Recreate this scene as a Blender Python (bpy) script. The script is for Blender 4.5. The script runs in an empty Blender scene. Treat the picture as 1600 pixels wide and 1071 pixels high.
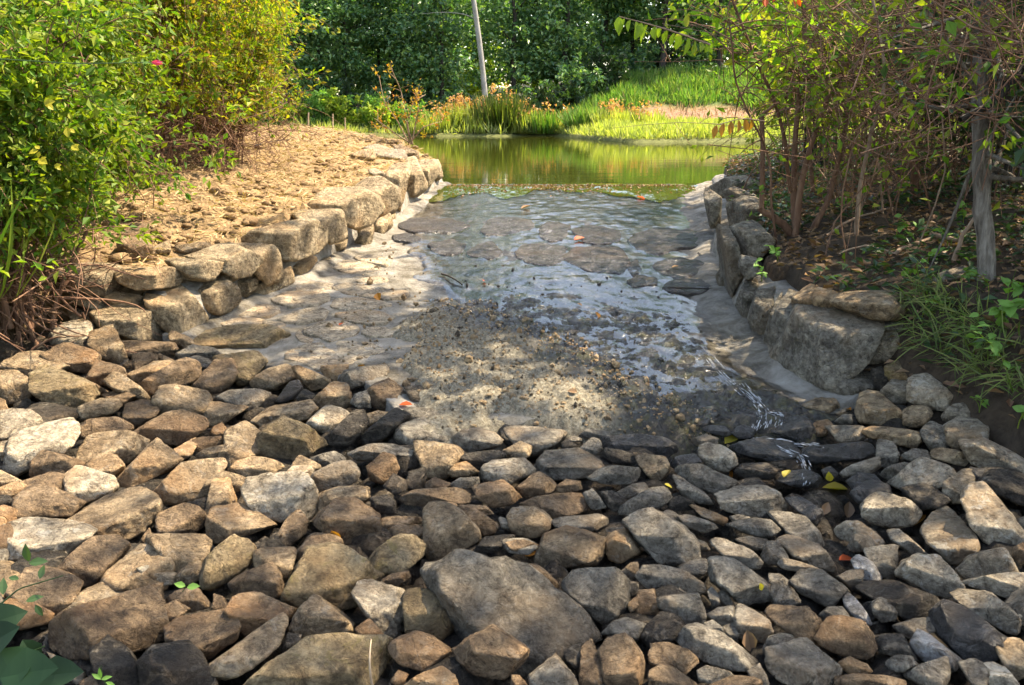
import bpy, bmesh, math, random
import numpy as np
from mathutils import Vector

# ------------------------------------------------------------------ camera, sky, sun, exposure
SC = bpy.context.scene
COL = SC.collection
EYE = np.array([0.0, 0.0, 0.85]); PITCH = math.radians(13.1); FPX = 1500.0
cam_data = bpy.data.cameras.new('camera'); cam = bpy.data.objects.new('camera', cam_data); COL.objects.link(cam)
cam.location = EYE; cam.rotation_euler = (math.pi / 2 - PITCH, 0, 0)
cam_data.sensor_width = 36.0; cam_data.lens = 36.0 * FPX / 1600.0
cam_data.clip_start = 0.05; cam_data.clip_end = 2000.0
SC.camera = cam

TO_SUN = np.array([0.60, 0.20, 1.0]); TO_SUN = TO_SUN / np.linalg.norm(TO_SUN)
SUN_EL = math.asin(TO_SUN[2]); SUN_AZ = math.atan2(TO_SUN[0], TO_SUN[1])
world = bpy.data.worlds.new('World'); SC.world = world; world.use_nodes = True
wn = world.node_tree.nodes; wl = world.node_tree.links
sky = wn.new('ShaderNodeTexSky'); sky.sky_type = 'NISHITA'; sky.sun_disc = False
sky.sun_elevation = SUN_EL; sky.sun_rotation = SUN_AZ; sky.air_density = 1.0; sky.dust_density = 1.5; sky.ozone_density = 1.0
bg = wn['Background']; bg.inputs[1].default_value = 0.15
wl.new(sky.outputs[0], bg.inputs[0])
sun_data = bpy.data.lights.new('sun', 'SUN'); sun_data.energy = 3.8; sun_data.angle = math.radians(0.6); sun_data.color = (1.0, 0.94, 0.82)
sun = bpy.data.objects.new('sun', sun_data); COL.objects.link(sun)
sun.rotation_euler = Vector(TO_SUN).to_track_quat('Z', 'Y').to_euler(); sun.location = (0, 0, 30)
SC.view_settings.view_transform = 'Standard'; SC.view_settings.look = 'None'
SC.view_settings.exposure = 2.05
SC.view_settings.use_white_balance = True; SC.view_settings.white_balance_temperature = 7900; SC.view_settings.white_balance_tint = 12; SC.view_settings.gamma = 1.0; SC.view_settings.use_curve_mapping = False
SC.render.engine = 'CYCLES'
cy = SC.cycles
cy.max_bounces = 6; cy.diffuse_bounces = 3; cy.glossy_bounces = 3; cy.transmission_bounces = 4; cy.transparent_max_bounces = 8
cy.use_denoising = True; cy.use_adaptive_sampling = True; cy.adaptive_threshold = 0.02
cy.caustics_reflective = False; cy.caustics_refractive = False; cy.sample_clamp_indirect = 4.0

# ------------------------------------------------------------------ helpers: rays, noise, meshes
FWD = np.array([0, math.cos(PITCH), -math.sin(PITCH)]); UPV = np.array([0, math.sin(PITCH), math.cos(PITCH)]); RGT = np.array([1.0, 0, 0])
def ray(px, py): return FWD + RGT * ((px - 800.0) / FPX) + UPV * ((535.5 - py) / FPX)
def at_y(px, py, Y):
    d = ray(px, py); return EYE + d * (Y / d[1])

_rs = np.random.RandomState(7)
_perm = _rs.permutation(256); _perm = np.concatenate([_perm, _perm, _perm])
_val = _rs.rand(256) * 2 - 1
def vnoise(p):
    p = np.asarray(p, float); i = np.floor(p).astype(int); f = p - i; f = f * f * f * (f * (f * 6 - 15) + 10)
    i &= 255
    def h(a, b, c): return _val[_perm[_perm[_perm[(i[..., 0] + a) & 255] + ((i[..., 1] + b) & 255)] + ((i[..., 2] + c) & 255)]]
    x, y, z = f[..., 0], f[..., 1], f[..., 2]
    l = lambda a, b, t: a + (b - a) * t
    return l(l(l(h(0,0,0), h(1,0,0), x), l(h(0,1,0), h(1,1,0), x), y), l(l(h(0,0,1), h(1,0,1), x), l(h(0,1,1), h(1,1,1), x), y), z)
def fbm(p, o=4):
    s = 0; a = 1.0; p = np.asarray(p, float)
    for k in range(o): s = s + a * vnoise(p + k * 17.3); a *= .5; p = p * 2.03
    return s
def fbm2(x, y, s, o=4, z=0.0): return fbm(np.stack([np.asarray(x) * s, np.asarray(y) * s, np.zeros_like(np.asarray(x, float)) + z], -1), o)
def sstep(a, b, x):
    t = np.clip((np.asarray(x, float) - a) / (b - a), 0, 1); return t * t * (3 - 2 * t)

def mk_mesh(name, V, F, mat, smooth=False):
    """V (n,3); F array (m,k) or list of such arrays"""
    V = np.asarray(V, np.float32); Fs = F if isinstance(F, list) else [F]
    Fs = [np.asarray(f, np.int32) for f in Fs if len(f)]
    me = bpy.data.meshes.new(name); me.vertices.add(len(V)); me.vertices.foreach_set('co', V.ravel())
    nl = sum(f.size for f in Fs); npo = sum(len(f) for f in Fs)
    me.loops.add(nl); me.loops.foreach_set('vertex_index', np.concatenate([f.ravel() for f in Fs]))
    tot = np.concatenate([np.full(len(f), f.shape[1], np.int32) for f in Fs]); st = np.concatenate([[0], np.cumsum(tot)[:-1]]).astype(np.int32)
    me.polygons.add(npo); me.polygons.foreach_set('loop_start', st)
    try: me.polygons.foreach_set('loop_total', tot)
    except Exception: pass
    me.polygons.foreach_set('use_smooth', np.full(npo, bool(smooth)))
    me.update(calc_edges=True); me.validate()
    if mat is not None: me.materials.append(mat)
    return me
def link(name, data, parent=None, loc=None):
    o = bpy.data.objects.new(name, data); COL.objects.link(o)
    if parent is not None: o.parent = parent
    if loc is not None: o.location = loc
    return o
def tag(o, label=None, cat=None, group=None, kind=None):
    if label: o['label'] = label
    if cat: o['category'] = cat
    if group: o['group'] = group
    if kind: o['kind'] = kind
    return o
def thing(name, loc, label, cat, group=None): return tag(link(name, None, None, tuple(loc)), label, cat, group)

class Tubes:
    """tapered round tubes collected into one mesh"""
    def __init__(self, sides=5): self.V = []; self.F = []; self.n = 0; self.s = sides
    def add(self, P, R):
        P = np.asarray(P, float); k = len(P); R = np.broadcast_to(np.asarray(R, float), (k,)); s = self.s
        T = np.gradient(P, axis=0); T /= np.linalg.norm(T, axis=1, keepdims=True) + 1e-9
        ref = np.array([.31, .22, .92]) if abs(T[0, 2]) < .8 else np.array([.9, .3, .1])
        A = np.cross(T, ref); A /= np.linalg.norm(A, axis=1, keepdims=True) + 1e-9; B = np.cross(T, A)
        th = np.arange(s) * 2 * math.pi / s
        ring = P[:, None] + R[:, None, None] * (A[:, None] * np.cos(th)[None, :, None] + B[:, None] * np.sin(th)[None, :, None])
        self.V.append(ring.reshape(-1, 3))
        i = np.arange(k - 1)[:, None] * s; j = np.arange(s)[None]; j2 = (j + 1) % s
        self.F.append((np.stack([i + j, i + j2, i + s + j2, i + s + j], -1).reshape(-1, 4)) + self.n)
        self.n += k * s
    def mesh(self, name, mat, origin=(0, 0, 0)): return mk_mesh(name, np.concatenate(self.V) - np.asarray(origin), np.concatenate(self.F), mat, True)

def unit(v): return v / (np.linalg.norm(v, axis=-1, keepdims=True) + 1e-9)
def leaf_mesh(name, P, D, N, L, Wd, mat, origin=(0, 0, 0), fold=.25, fine=False, droop=.0):
    """one folded pointed leaf for each row"""
    P = np.asarray(P, float); n = len(P); D = unit(np.asarray(D, float)); N = np.asarray(N, float)
    S = unit(np.cross(D, N)); N = np.cross(S, D); L = np.broadcast_to(L, (n,))[:, None]; Wd = np.broadcast_to(Wd, (n,))[:, None]
    if not fine:
        M = P + D * L * .45
        V = np.stack([P, M + S * Wd * .5 + N * Wd * fold, P + D * L - N * L * droop, M - S * Wd * .5 + N * Wd * fold], 1)
        b = np.arange(n)[:, None] * 4
        F = np.concatenate([b + [0, 1, 2], b + [0, 2, 3]])
    else:
        def row(t, w): 
            c = P + D * L * t - N * L * droop * t * t
            return [c + S * Wd * w * .5 + N * Wd * w * fold, c, c - S * Wd * w * .5 + N * Wd * w * fold]
        r1 = row(.18, .62); r2 = row(.45, 1.0); r3 = row(.75, .62)
        V = np.stack([P] + r1 + r2 + r3 + [P + D * L - N * L * droop], 1)
        b = np.arange(n)[:, None] * 11
        tri = [[0, 1, 2], [0, 2, 3], [10, 8, 7], [10, 9, 8]]
        q = [[1, 4, 5, 2], [2, 5, 6, 3], [4, 7, 8, 5], [5, 8, 9, 6]]
        return mk_mesh(name, V.reshape(-1, 3) - np.asarray(origin), [np.concatenate([b + t for t in tri]), np.concatenate([b + t for t in q])], mat)
    return mk_mesh(name, V.reshape(-1, 3) - np.asarray(origin), F, mat)

# ------------------------------------------------------------------ materials
def newmat(name):
    m = bpy.data.materials.new(name); m.use_nodes = True; nt = m.node_tree
    for n in list(nt.nodes):
        if n.type != 'OUTPUT_MATERIAL': nt.nodes.remove(n)
    return m, nt, nt.nodes, nt.links, [n for n in nt.nodes if n.type == 'OUTPUT_MATERIAL'][0]
def ramp(N, stops, interp='LINEAR'):
    r = N.new('ShaderNodeValToRGB'); cr = r.color_ramp; cr.interpolation = interp
    while len(cr.elements) < len(stops): cr.elements.new(.5)
    for e, (p, c) in zip(cr.elements, stops): e.position = p; e.color = (*c, 1) if len(c) == 3 else c
    return r
def noise_node(N, Lk, vec, scale, detail=5, rough=.6, dist=0.0):
    n = N.new('ShaderNodeTexNoise'); n.inputs['Scale'].default_value = scale; n.inputs['Detail'].default_value = detail
    n.inputs['Roughness'].default_value = rough; n.inputs['Distortion'].default_value = dist
    if vec is not None: Lk.new(vec, n.inputs['Vector'])
    return n
def mixc(N, Lk, fac, a, b, mode='MIX'):
    m = N.new('ShaderNodeMix'); m.data_type = 'RGBA'; m.blend_type = mode
    for s, v in ((m.inputs[0], fac), (m.inputs[6], a), (m.inputs[7], b)):
        if hasattr(v, 'is_linked') or hasattr(v, 'links'): Lk.new(v, s)
        elif isinstance(v, (int, float)): s.default_value = v
        else: s.default_value = (*v, 1)
    return m.outputs[2]
def bump(N, Lk, h, strength, dist, prev=None):
    b = N.new('ShaderNodeBump'); b.inputs['Strength'].default_value = strength; b.inputs['Distance'].default_value = dist
    Lk.new(h, b.inputs['Height'])
    if prev is not None: Lk.new(prev, b.inputs['Normal'])
    return b.outputs[0]

def stone_mat(name, dark, mid, light, rough=.85, spots=None, spot_amt=.5, bumpk=1.0, varies=.22, layers=0.0):
    m, nt, N, Lk, out = newmat(name)
    tc = N.new('ShaderNodeTexCoord'); oi = N.new('ShaderNodeObjectInfo')
    add = N.new('ShaderNodeVectorMath'); add.operation = 'ADD'
    mul = N.new('ShaderNodeVectorMath'); mul.operation = 'SCALE'; mul.inputs['Scale'].default_value = 37.0
    comb = N.new('ShaderNodeCombineXYZ')
    for k in range(3): Lk.new(oi.outputs['Random'], comb.inputs[k])
    Lk.new(comb.outputs[0], mul.inputs[0]); Lk.new(tc.outputs['Object'], add.inputs[0]); Lk.new(mul.outputs[0], add.inputs[1])
    v = add.outputs[0]
    n1 = noise_node(N, Lk, v, 7, 6, .65, .6); n2 = noise_node(N, Lk, v, 34, 9, .78, .4); n3 = noise_node(N, Lk, v, 2.2, 3, .5)
    r = ramp(N, [(.30, dark), (.5, mid), (.72, light)]); Lk.new(n1.outputs[0], r.inputs[0])
    c = r.outputs[0]
    gr = ramp(N, [(.34, (.30, .27, .24)), (.45, (.84, .83, .82)), (.54, (1.06, 1.06, 1.05)), (.66, (1.6, 1.57, 1.5))]); Lk.new(n2.outputs[0], gr.inputs[0])
    c = mixc(N, Lk, 1.0, c, gr.outputs[0], 'MULTIPLY')
    st = noise_node(N, Lk, v, 13, 9, .8, 1.2); sr = ramp(N, [(.40, (.24, .21, .18)), (.47, (.72, .70, .67)), (.56, (1.08, 1.08, 1.07))]); Lk.new(st.outputs[0], sr.inputs[0])
    c = mixc(N, Lk, .75, c, sr.outputs[0], 'MULTIPLY')
    # rusty patches
    rp = ramp(N, [(.52, (0, 0, 0)), (.66, (1, 1, 1))]); Lk.new(n3.outputs[0], rp.inputs[0])
    rb = N.new('ShaderNodeMath'); rb.operation = 'MULTIPLY'; rb.inputs[1].default_value = .5; Lk.new(rp.outputs[0], rb.inputs[0])
    c = mixc(N, Lk, rb.outputs[0], c, (mid[0] * 1.12, mid[1] * .86, mid[2] * .62))
    if spots:
        vz = noise_node(N, Lk, v, 16, 6, .75, .5); vr = ramp(N, [(.56, (0, 0, 0)), (.63, (1, 1, 1))]); Lk.new(vz.outputs[0], vr.inputs[0])
        sm = N.new('ShaderNodeMath'); sm.operation = 'MULTIPLY'; sm.inputs[1].default_value = spot_amt; Lk.new(vr.outputs[0], sm.inputs[0])
        c = mixc(N, Lk, sm.outputs[0], c, spots)
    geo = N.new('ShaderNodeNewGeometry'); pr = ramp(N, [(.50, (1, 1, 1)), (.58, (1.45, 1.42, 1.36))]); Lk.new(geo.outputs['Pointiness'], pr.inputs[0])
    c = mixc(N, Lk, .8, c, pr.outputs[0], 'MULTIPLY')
    hs = N.new('ShaderNodeHueSaturation'); Lk.new(c, hs.inputs['Color'])
    mr = N.new('ShaderNodeMapRange'); mr.inputs[3].default_value = 1 - varies; mr.inputs[4].default_value = 1 + varies; Lk.new(oi.outputs['Random'], mr.inputs[0]); Lk.new(mr.outputs[0], hs.inputs['Value'])
    p = N.new('ShaderNodeBsdfPrincipled'); Lk.new(hs.outputs[0], p.inputs['Base Color']); p.inputs['Roughness'].default_value = rough
    p.inputs['Specular IOR Level'].default_value = .35 if rough > .5 else .6
    nb = noise_node(N, Lk, v, 26, 8, .72, .3); b1 = bump(N, Lk, nb.outputs[0], 1.0 * bumpk, .085)
    vo = N.new('ShaderNodeTexVoronoi'); vo.feature = 'DISTANCE_TO_EDGE'; vo.inputs['Scale'].default_value = 5.0
    wv = N.new('ShaderNodeVectorMath'); wv.operation = 'ADD'; Lk.new(v, wv.inputs[0]); nd = noise_node(N, Lk, v, 5, 3, .6)
    sc = N.new('ShaderNodeVectorMath'); sc.operation = 'SCALE'; sc.inputs['Scale'].default_value = .35; Lk.new(nd.outputs[1], sc.inputs[0]); Lk.new(sc.outputs[0], wv.inputs[1]); Lk.new(wv.outputs[0], vo.inputs['Vector'])
    cr = ramp(N, [(0.0, (0, 0, 0)), (.05, (1, 1, 1))]); Lk.new(vo.outputs[0], cr.inputs[0])
    b2 = bump(N, Lk, cr.outputs[0], .6, .02, b1)
    if layers:
        mp = N.new('ShaderNodeMapping'); mp.inputs['Scale'].default_value = (2, 2, 34); mp.inputs['Rotation'].default_value = (.25, .3, 0); Lk.new(v, mp.inputs[0])
        nl = noise_node(N, Lk, mp.outputs[0], 1.0, 4, .6); b2 = bump(N, Lk, nl.outputs[0], layers, .03, b2)
    Lk.new(b2, p.inputs['Normal']); Lk.new(p.outputs[0], out.inputs[0])
    return m
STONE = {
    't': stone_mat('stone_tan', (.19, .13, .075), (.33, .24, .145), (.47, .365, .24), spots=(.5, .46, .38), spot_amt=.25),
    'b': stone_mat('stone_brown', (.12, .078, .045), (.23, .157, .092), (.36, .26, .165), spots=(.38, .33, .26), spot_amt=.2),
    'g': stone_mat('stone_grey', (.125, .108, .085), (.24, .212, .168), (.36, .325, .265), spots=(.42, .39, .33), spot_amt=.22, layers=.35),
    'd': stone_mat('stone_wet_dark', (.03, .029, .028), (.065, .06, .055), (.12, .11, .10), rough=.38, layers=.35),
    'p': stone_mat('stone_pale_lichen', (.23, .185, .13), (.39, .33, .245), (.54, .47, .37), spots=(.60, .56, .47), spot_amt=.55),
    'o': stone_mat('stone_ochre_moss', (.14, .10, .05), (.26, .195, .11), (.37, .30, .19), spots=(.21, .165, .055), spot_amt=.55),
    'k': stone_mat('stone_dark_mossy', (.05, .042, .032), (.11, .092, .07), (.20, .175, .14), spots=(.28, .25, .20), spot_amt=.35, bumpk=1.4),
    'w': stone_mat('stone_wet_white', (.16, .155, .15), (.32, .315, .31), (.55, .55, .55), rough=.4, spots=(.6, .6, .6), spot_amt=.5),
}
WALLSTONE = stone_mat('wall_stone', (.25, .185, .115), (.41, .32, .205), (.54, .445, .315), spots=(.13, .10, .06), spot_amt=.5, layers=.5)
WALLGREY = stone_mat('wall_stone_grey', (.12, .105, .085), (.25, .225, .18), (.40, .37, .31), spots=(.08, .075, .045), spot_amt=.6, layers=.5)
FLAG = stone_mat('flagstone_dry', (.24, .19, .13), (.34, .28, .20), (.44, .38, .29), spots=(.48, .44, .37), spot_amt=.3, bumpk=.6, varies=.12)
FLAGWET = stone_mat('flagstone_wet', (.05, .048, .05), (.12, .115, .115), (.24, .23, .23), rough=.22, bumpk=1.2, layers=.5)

def leaf_mat(name, cols, trans=.45, rough=.55, gloss=.25):
    m, nt, N, Lk, out = newmat(name)
    g = N.new('ShaderNodeNewGeometry'); st = [(i / max(1, len(cols) - 1), c) for i, c in enumerate(cols)]
    r = ramp(N, st); Lk.new(g.outputs['Random Per Island'], r.inputs[0])
    tc = N.new('ShaderNodeTexCoord'); nz = noise_node(N, Lk, tc.outputs['Object'], 1.6, 3, .6)
    hs = N.new('ShaderNodeHueSaturation'); mr = N.new('ShaderNodeMapRange'); mr.inputs[1].default_value = .3; mr.inputs[2].default_value = .7; mr.inputs[3].default_value = .7; mr.inputs[4].default_value = 1.3
    Lk.new(nz.outputs[0], mr.inputs[0]); Lk.new(mr.outputs[0], hs.inputs['Value']); Lk.new(r.outputs[0], hs.inputs['Color'])
    d = N.new('ShaderNodeBsdfPrincipled'); d.inputs['Roughness'].default_value = rough; d.inputs['Specular IOR Level'].default_value = gloss; Lk.new(hs.outputs[0], d.inputs['Base Color'])
    t = N.new('ShaderNodeBsdfTranslucent')
    warm = mixc(N, Lk, 1.0, hs.outputs[0], (1.15, 1.3, .4), 'MULTIPLY'); Lk.new(warm, t.inputs[0])
    mx = N.new('ShaderNodeMixShader'); mx.inputs[0].default_value = trans; Lk.new(d.outputs[0], mx.inputs[1]); Lk.new(t.outputs[0], mx.inputs[2]); Lk.new(mx.outputs[0], out.inputs[0])
    return m
def rough_mat(name, stops, scale=8, rough=.9, bs=.5, bd=.02, bscale=40, detail=6, obj=True, streak=None):
    m, nt, N, Lk, out = newmat(name); tc = N.new('ShaderNodeTexCoord'); v = tc.outputs['Object']
    if streak:
        mp = N.new('ShaderNodeMapping'); mp.inputs['Scale'].default_value = streak; Lk.new(v, mp.inputs[0]); v = mp.outputs[0]
    n = noise_node(N, Lk, v, scale, detail, .65, .3); r = ramp(N, stops); Lk.new(n.outputs[0], r.inputs[0])
    p = N.new('ShaderNodeBsdfPrincipled'); p.inputs['Roughness'].default_value = rough; p.inputs['Specular IOR Level'].default_value = .25; Lk.new(r.outputs[0], p.inputs['Base Color'])
    nb = noise_node(N, Lk, v, bscale, 6, .7); Lk.new(bump(N, Lk, nb.outputs[0], bs, bd), p.inputs['Normal']); Lk.new(p.outputs[0], out.inputs[0])
    return m
M_MORTAR = rough_mat('mortar', [(.3, (.13, .115, .09)), (.46, (.25, .23, .195)), (.7, (.40, .375, .33))], 6, .9, 1.0, .05, 16)
M_BARK_RED = rough_mat('bark_reddish', [(.3, (.09, .045, .03)), (.55, (.19, .105, .065)), (.75, (.30, .19, .12))], 14, .9, .6, .01, 60, streak=(1, 1, .25))
M_BARK = rough_mat('bark_grey', [(.3, (.07, .06, .05)), (.5, (.20, .175, .145)), (.72, (.38, .35, .30))], 26, .92, 1.0, .03, 45, streak=(1.5, 1.5, .3))
M_BARK_DARK = rough_mat('bark_dark', [(.3, (.02, .018, .016)), (.6, (.06, .05, .042)), (.8, (.11, .095, .08))], 9, .92, .8, .02, 30, streak=(1.5, 1.5, .3))
M_BARK_PALE = rough_mat('bark_pale', [(.3, (.16, .15, .135)), (.5, (.26, .25, .235)), (.75, (.36, .35, .33))], 5, .9, .5, .02, 20, streak=(1.5, 1.5, .4))
M_TWIG = rough_mat('dry_twig', [(.3, (.16, .10, .065)), (.6, (.30, .215, .15)), (.8, (.42, .33, .25))], 12, .9, .3, .005, 60)
M_STAKE = rough_mat('stake_wood', [(.3, (.28, .2, .13)), (.7, (.5, .4, .28))], 12, .9, .3, .005, 60)
# ------------------------------------------------------------------ the lie of the land (metres; pond level z = 0, camera looks along +Y)
def XL(y): return np.interp(y, [4.5, 5.93, 6.56, 7.66, 10.3, 12.8, 14], [-2.3, -2.03, -1.91, -1.62, -1.2, -.92, -.8])
def XR(y): return np.interp(y, [2.0, 2.5, 3.6, 4.6, 4.94, 5.3, 6.56, 8.3, 10.5, 12.7, 14], [2.6, 2.4, 2.05, 1.85, 1.7, 1.55, 1.51, 1.72, 2.14, 2.57, 2.8])
def apron_z(y): return -.068 * (12.8 - np.asarray(y, float)) - .012
def YB(x): return np.interp(x, [-2.4, -1.9, -1.25, -.66, -.45, .6, 1.2, 1.7], [6.0, 5.75, 5.33, 5.05, 4.5, 4.4, 4.5, 4.8])
def stones_z(x, y):
    x = np.asarray(x, float); y = np.asarray(y, float)
    return -.56 - .065 * (4.9 - y) + .10 * np.maximum(0, -1.4 - x) + np.minimum(.3, .22 * np.maximum(0, x - 1.45))
def topL(y): return np.interp(y, [5.6, 6.2, 8, 10.3, 12.8, 14.5], [-.22, -.10, .10, .18, .25, .42])
def topR(y): return np.interp(y, [3, 5, 7, 9.5, 12.6, 14], [-.2, -.15, -.08, .03, .22, .25])
def YFL(x): return np.interp(x, [-6, -3.6, -3.0, -2.0], [2.6, 4.4, 5.9, 5.95])
def YPL(x): return np.interp(x, [-20, -12, -4, -1.6, -.9], [30, 18, 15.6, 14.4, 12.9])
def YPR(x): return np.interp(x, [2.4, 3, 5, 12, 22], [12.9, 13.6, 14.6, 18, 34])
def YSH(x): return 50 - 13 * sstep(2.0, 4.6, x) + .6 * np.sin(np.asarray(x) * .9) + .3 * np.sin(np.asarray(x) * 2.3)
def land(x, y, back=0.0, drop=0.0):
    """height of the ground; back shifts the soil behind the wall faces, drop lowers the channel floor"""
    x = np.asarray(x, float); y = np.asarray(y, float)
    z = np.where(y > YB(x), apron_z(np.minimum(y, 12.8)), stones_z(x, y)) - drop
    z = np.where(y > 12.85, -.55, z)
    dl = XL(y) - back - x
    zl = topL(y) + .40 * (1 - np.exp(-np.maximum(0, dl) / 1.7)) + .03 * fbm2(x, y, 2.2, 3)
    zl = zl - (zl + .6) * sstep(0, .8, y - YPL(x))
    z = np.where((dl > 0) & (y > YFL(x) + back * .6), zl, z)
    dr = x - XR(y) - back * (y > 4.94)
    zr0 = topR(y) + .45 * (1 - np.exp(-np.maximum(0, dr) / 1.3)) + .03 * fbm2(x, y, 2.2, 3)
    zr0 = zr0 - (zr0 + .6) * sstep(0, .8, y - YPR(x))
    k = np.where(y > 4.94, 1.0, sstep(0, .55, dr))
    z = np.where(dr > 0, z * (1 - k) + zr0 * k, z)
    d = y - YSH(x)
    hx = sstep(-1.0, 9.0, x)
    zf = .12 + .035 * np.maximum(0, d) + 2.2 * hx * sstep(52.0, 61, y) + .25 * sstep(0, 30, y - 55) * 3
    zf = zf + .10 * fbm2(x, y, .6, 3) * sstep(0, 3, d)
    z = np.where(y > 30, np.where(d > 0, zf, np.maximum(-.55, .12 + d * .35)), z)
    side = np.maximum(sstep(-21, -25, x), sstep(24, 28, x)) * (y > 12)
    return z * (1 - side) + .8 * side
def hit(px, py, near=1.2, far=90):
    d = ray(px, py); t = np.concatenate([np.arange(near, 20, .02), np.arange(20, far, .15)])
    P = EYE + d * t[:, None]; below = P[:, 2] < land(P[:, 0], P[:, 1])
    i = int(np.argmax(below)) if below.any() else len(t) - 1
    return P[i]
def ground_pt(x, y): return np.array([x, y, float(land(x, y, .25, .0))])

# ground: one sheet out to the horizon
def spaced(a, b, fine0, fine1, step, grow=1.13):
    c = list(np.arange(fine0, fine1 + 1e-6, step)); s = step; v = fine0
    lo = []
    while v > a: s = min(s * grow, 14); v -= s; lo.append(v)
    s = step; v = fine1; hi = []
    while v < b: s = min(s * grow, 14); v += s; hi.append(v)
    return np.array(lo[::-1] + c + hi)
gx = spaced(-320, 320, -6, 6.5, .09); gy = np.concatenate([spaced(-60, 16, -1, 16, .09), np.arange(16.3, 70, .6), np.arange(71, 420, 8)])
GX, GY = np.meshgrid(gx, gy)
GZ = land(GX, GY, .22, .0)
chan = (GX > XL(GY) - .2) & (GX < XR(GY) + .2) & (GY < 12.9)
GZ = np.where(chan & (GY > YB(GX) - .05), GZ - .18, GZ); GZ = np.where((GY <= YB(GX) - .05) & (GZ < stones_z(GX, GY) + .05), GZ - .13, GZ)
rough = .018 * fbm2(GX, GY, 5, 4) + .012 * fbm2(GX, GY, 17, 3, 3.3)
GZ = GZ + rough * np.where(GY < 20, np.where(GX < XL(GY), 1.7, 1.0), 2.0)
nx, ny = len(gx), len(gy)
idx = np.arange(nx * ny).reshape(ny, nx)
gF = np.stack([idx[:-1, :-1], idx[:-1, 1:], idx[1:, 1:], idx[1:, :-1]], -1).reshape(-1, 4)
def ground_mat():
    m, nt, N, Lk, out = newmat('soil'); at = N.new('ShaderNodeAttribute'); at.attribute_name = 'soil'
    tc = N.new('ShaderNodeTexCoord'); n = noise_node(N, Lk, tc.outputs['Object'], 9, 8, .7, .3); r = ramp(N, [(.32, (.45, .42, .38)), (.5, (1, 1, 1)), (.68, (1.5, 1.45, 1.35))]); Lk.new(n.outputs[0], r.inputs[0])
    c = mixc(N, Lk, 1.0, at.outputs['Color'], r.outputs[0], 'MULTIPLY')
    p = N.new('ShaderNodeBsdfPrincipled'); p.inputs['Roughness'].default_value = .95; p.inputs['Specular IOR Level'].default_value = .15; Lk.new(c, p.inputs['Base Color'])
    nb = noise_node(N, Lk, tc.outputs['Object'], 22, 8, .75); Lk.new(bump(N, Lk, nb.outputs[0], .9, .05), p.inputs['Normal']); Lk.new(p.outputs[0], out.inputs[0]); return m
me = mk_mesh('ground', np.stack([GX, GY, GZ], -1).reshape(-1, 3), gF, ground_mat(), True)
c = np.zeros((ny, nx, 3)) + np.array([.07, .055, .04])
def blend(c, mask, col): return c * (1 - mask[..., None]) + np.array(col) * mask[..., None]
c = blend(c, ((GX < XL(GY)) & (GY > YFL(GX)) & (GY < 22)).astype(float), (.28, .19, .105))
c = blend(c, ((GX > XR(GY)) & (GY < 22)).astype(float), (.075, .055, .038))
c = blend(c, (GY > 30).astype(float), (.10, .11, .04))
d_ = GY - YSH(GX)
c = blend(c, sstep(1.5, 3, d_) * (1 - sstep(8, 12, d_)) * (GX < 3) * (GY > 30), (.20, .13, .08))
c = blend(c, (sstep(50, 52, GY) * (1 - sstep(54.5, 56, GY + .8 * fbm2(GX, GY, .5, 2)))) * sstep(2, 5, GX), (.30, .17, .12))
c = blend(c, sstep(55, 57, GY) * sstep(2, 5, GX), (.06, .13, .03))
c = blend(c, sstep(0, 4, GY - 66), (.05, .045, .03))
ca = me.color_attributes.new('soil', 'FLOAT_COLOR', 'POINT')
ca.data.foreach_set('color', np.concatenate([c.reshape(-1, 3), np.ones((nx * ny, 1))], 1).astype(np.float32).ravel())
tag(link('ground', me), kind='structure')

# pond
def water_mat(name, body, rough, bs, bd, scale, stretch, clear=0.0, fres=1.33):
    m, nt, N, Lk, out = newmat(name); tc = N.new('ShaderNodeTexCoord'); mp = N.new('ShaderNodeMapping'); mp.inputs['Scale'].default_value = stretch; Lk.new(tc.outputs['Object'], mp.inputs[0])
    n = noise_node(N, Lk, mp.outputs[0], scale, 4, .6, .4); nb = bump(N, Lk, n.outputs[0], bs, bd)
    f = N.new('ShaderNodeFresnel'); f.inputs[0].default_value = fres; Lk.new(nb, f.inputs['Normal'])
    g = N.new('ShaderNodeBsdfGlossy'); g.inputs['Roughness'].default_value = rough; Lk.new(nb, g.inputs['Normal'])
    if clear > 0:
        b = N.new('ShaderNodeBsdfTransparent'); b.inputs[0].default_value = (*body, 1)
    else:
        b = N.new('ShaderNodeBsdfDiffuse'); b.inputs[0].default_value = (*body, 1)
    mx = N.new('ShaderNodeMixShader'); Lk.new(f.outputs[0], mx.inputs[0]); Lk.new(b.outputs[0], mx.inputs[1]); Lk.new(g.outputs[0], mx.inputs[2]); Lk.new(mx.outputs[0], out.inputs[0])
    return m
M_POND = water_mat('pond_water', (.05, .06, .01), .015, .06, .05, 1.6, (.35, 1.0, 1), fres=2.7)
M_FILM = water_mat('running_water', (.9, .9, .88), .13, 1.0, .0026, 12, (2.4, .6, 1), clear=1, fres=1.37)
px_ = np.linspace(-26, 30, 40); py_ = np.concatenate([[12.74], np.linspace(13.2, 54, 50)])
PX, PY = np.meshgrid(px_, py_)
ii = np.arange(PX.size).reshape(PX.shape); pf = np.stack([ii[:-1, :-1], ii[:-1, 1:], ii[1:, 1:], ii[1:, :-1]], -1).reshape(-1, 4)


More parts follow.
